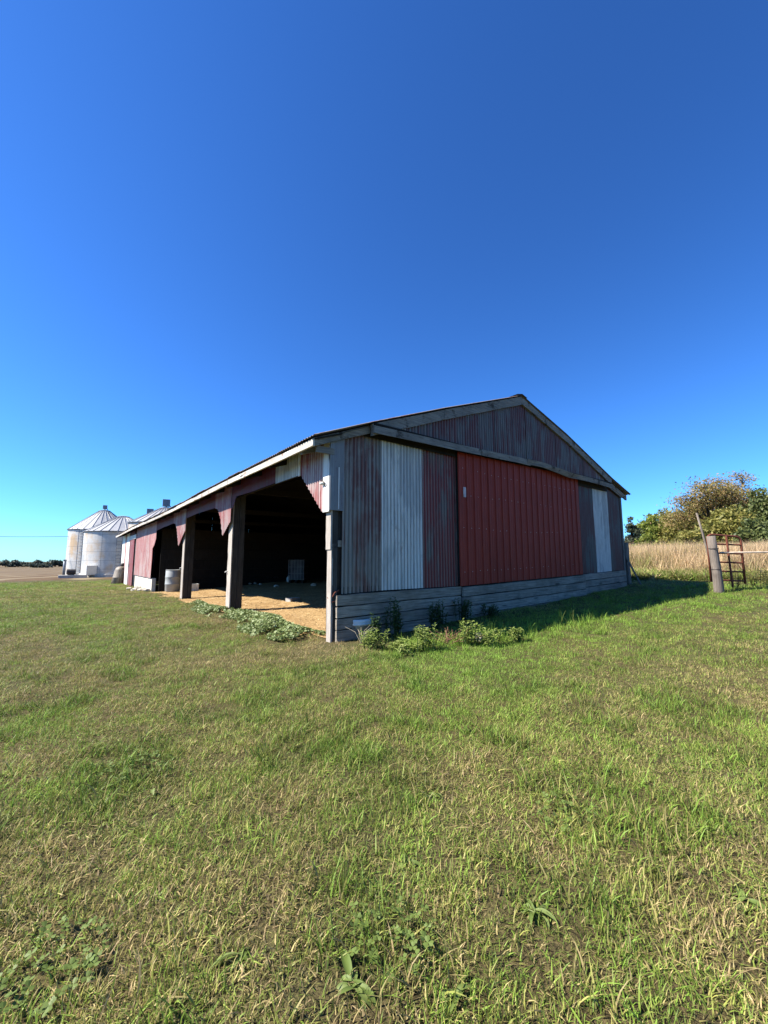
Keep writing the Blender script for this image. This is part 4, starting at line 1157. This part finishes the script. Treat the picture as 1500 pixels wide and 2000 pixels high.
# sparse stuff right of the gate post
for i, (px, py, lb) in enumerate(((1440, 1150, 'green weed at the foot of the pipe gate'), (1475, 1148, 'yellowish weed right of the pipe gate'), (1500, 1152, 'weed under the rail at the right edge'))):
    q = on_ground(px, py); leafy_weed(q[0], q[1], .55, .35, 12, lb, YEL2, .10, .028, 'weeds around the pipe gate')

# ------------------------------------------------------------------ trees
def tree(name, label, base, h, lobes, nleaf, size, mat, trunk_r=.18, group='trees beyond the field grass', bark=None, flat=.0, lean=(0, 0)):
    t = thing(name, label, 'tree', base, 0, group)
    tr = MB(); b0 = Vector((0, 0, -.3)); fork = Vector((lean[0] * .3, lean[1] * .3, h * .28))
    tr.tube([b0, Vector((0, 0, h * .1)), fork], [trunk_r * 1.25, trunk_r, trunk_r * .75], 8)
    pos = []; 
    tw = sum(l[1][0] * l[1][1] * l[1][2] for l in lobes)
    for c, rad in lobes:
        c = Vector(c); mid = (fork + c) / 2 + Vector((random.uniform(-.3, .3), random.uniform(-.3, .3), .2))
        tr.tube([fork, mid, c], [trunk_r * .55, trunk_r * .38, trunk_r * .15], 6)
        k = max(8, int(nleaf * rad[0] * rad[1] * rad[2] / tw)); ncl = max(5, k // 55)
        cl = rng.normal(size=(ncl, 3)); cl /= np.linalg.norm(cl, axis=1)[:, None]; cl *= rng.uniform(.25, 1.08, (ncl, 1)) ** .6
        cl = cl * np.array(rad) + np.array(c)
        for q in cl[:14]: tr.tube([c, (c + Vector(q)) / 2 + Vector((0, 0, .1)), Vector(q)], [trunk_r * .14, trunk_r * .09, trunk_r * .03], 4, False)
        w = np.array(rad).mean() * (.36 if mat.name.startswith('locust') else .28)
        idx = rng.integers(0, ncl, k); pos.append(cl[idx] + rng.normal(0, w, (k, 3)) * np.array([1.15, 1.15, .62]))
    tr.build('trunk', bark or W_DARK, t, True)
    P = np.concatenate(pos); m = len(P); s = size * rng.uniform(.5, 1.3, m)
    a = rng.normal(size=(m, 3)); a /= np.linalg.norm(a, axis=1)[:, None]; q = rng.normal(size=(m, 3)); q[:, 2] += flat
    b = np.cross(a, q); b /= np.linalg.norm(b, axis=1)[:, None]
    V = np.stack([P - a * s[:, None], P - b * s[:, None] * .45, P + a * s[:, None], P + b * s[:, None] * .45], 1).reshape(-1, 3)
    F = np.arange(4 * m).reshape(m, 4)
    o = mesh_obj('crown', V, F, mat, t); add_float_attr(o.data, 'rnd', np.repeat(rng.uniform(size=m), 4))
    return t
LOC = leafy('locust_leaf', [(.13,.135,.035), (.23,.205,.058), (.32,.235,.09), (.36,.22,.115)], .4, sc=.35)
OLV = leafy('olive_leaf', [(.11,.12,.026), (.20,.195,.042), (.31,.26,.075)], .4, sc=.4)
YEL = leafy('yellowgreen_leaf', [(.11,.15,.025), (.19,.24,.04), (.29,.30,.065)], .4, sc=.5)
DRK = leafy('dark_leaf', [(.045,.065,.02), (.09,.115,.032), (.16,.175,.055)], .25, sc=.5)
CED = leafy('cedar_leaf', [(.025,.036,.02), (.042,.055,.028), (.07,.075,.04)], .2, sc=.6)
def px_tree(name, label, px, dist, top_py, wpx, mat, nleaf, size, shape, **kw):
    p = along(px, dist); h = height_at(p, px, top_py)
    c = ray(px, 1000); depth = dist * (c[0] * fx + c[1] * fy) / np.hypot(c[0], c[1])
    w = wpx / F_PX * depth / 2 * .9
    lobes = []
    if shape == 'bush' and dist < 100: h *= 1.12
    if shape == 'cone':
        for i in range(6):
            f = i / 5; lobes.append(((random.uniform(-.1, .1), 0, h * (.14 + .74 * f)), (w * (1.05 - .8 * f), w * (1.05 - .8 * f), h * .13)))
    elif shape == 'bush':
        for i in range(8):
            a_ = random.uniform(0, 6.3); r_ = w * random.uniform(.1, .65)
            z_ = h * random.uniform(.22, .74) * (1 - .25 * r_ / w); lobes.append(((r_ * math.cos(a_), r_ * math.sin(a_), z_), (w * .5, w * .5, min(h * .24, h - z_))))
        lobes.append(((0, 0, h * .72), (w * .42, w * .42, h * .27)))
    else:
        for i in range(11):
            a_ = i * 2.4 + random.uniform(-.4, .4); f = random.uniform(0, 1); r_ = w * random.uniform(.25, .72) * (1 - .35 * f); z_ = h * (.42 + .44 * f)
            lobes.append(((r_ * math.cos(a_), r_ * math.sin(a_), z_), (w * random.uniform(.28, .42), w * random.uniform(.28, .42), h * random.uniform(.08, .14))))
    return tree(name, label, p, h, lobes, nleaf, size, mat, **kw)
px_tree('cedar_tree', 'dark cedar standing right beside the barn corner', 1238, 52, 1008, 46, CED, 5000, .16, 'cone')
px_tree('broadleaf_tree', 'light yellow-green small tree right of the dark cedar', 1278, 60, 1010, 60, YEL, 5000, .19, 'bush')
px_tree('broadleaf_tree', 'olive rounded tree in the middle of the tree row', 1330, 58, 1002, 100, OLV, 9000, .19, 'bush')
px_tree('locust_tree', 'tall thin-leaved rusty locust tree behind the leaning pole', 1392, 56, 932, 195, LOC, 15000, .115, 'spread', trunk_r=.24, flat=.5)
px_tree('locust_tree', 'highest rust-tinged tree top right of the big locust', 1448, 60, 912, 100, LOC, 8000, .115, 'spread', trunk_r=.22, flat=.5)
px_tree('broadleaf_tree', 'dense olive tree under the locust behind the pipe gate', 1440, 50, 995, 120, OLV, 10000, .18, 'bush')
px_tree('broadleaf_tree', 'dark green tree at the right edge of the photo', 1500, 54, 962, 100, DRK, 9000, .19, 'bush')
px_tree('broadleaf_tree', 'low dark shrub under the trees at the right edge', 1478, 47, 1022, 90, DRK, 6000, .17, 'bush')
px_tree('broadleaf_tree', 'dark tree beyond the right edge of the photo', 1590, 52, 945, 130, OLV, 8000, .2, 'bush')
px_tree('broadleaf_tree', 'low yellowish shrub at the foot of the cedar', 1262, 47, 1043, 46, YEL, 2600, .16, 'bush')
px_tree('broadleaf_tree', 'low olive shrub between the yellow tree and the leaning pole', 1352, 47, 1036, 70, OLV, 4000, .17, 'bush')
# far hedge trees on the left
FAR = leafy('far_leaf', [(.05,.065,.05), (.075,.09,.065), (.10,.115,.08)], .2, sc=.05)
px_tree('broadleaf_tree', 'yellow-olive tree filling the row left of the locust trunk', 1368, 62, 985, 90, YEL, 6000, .18, 'bush')
px_tree('broadleaf_tree', 'olive tree behind the yellow-green small tree', 1300, 66, 1000, 80, OLV, 6000, .19, 'bush')
far = [(-14, 700, 1095, 44), (12, 700, 1095, 36), (32, 700, 1094.5, 34), (50, 720, 1099, 34), (62, 720, 1099, 32), (76, 690, 1094, 22), (78, 560, 1101, 34), (92, 720, 1100, 30), (108, 700, 1092.5, 34), (122, 705, 1098, 26), (-44, 700, 1096, 40), (140, 720, 1097, 30)]
names = ['far left', 'second', 'third', 'fourth', 'fifth', 'small peaked', 'nearest low', 'low', 'large round', 'shorter', 'outermost', 'hidden']
labs = ['dark hedge tree cut by the left edge of the photo', 'dark hedge tree next to the left edge of the photo', 'rounded hedge tree above the left part of the field', 'low hedge tree right of the rounded one on the horizon',
        'low dark hedge tree left of the peaked one', 'peaked hedge tree in the middle of the far tree line', 'nearer dark bush standing out into the stubble field', 'low hedge tree between the peaked and the large tree',
        'largest far tree on the horizon just left of the bins', 'shorter far tree touching the vent pipe', 'hedge tree outside the left edge of the photo', 'far tree behind the grain bins']
for (px, dist, tp, wp), lb in zip(far, labs):
    px_tree('hedge_tree', lb, px, dist, tp, wp, FAR, 700, 1.5, 'bush', group='far tree line on the horizon', trunk_r=.4)
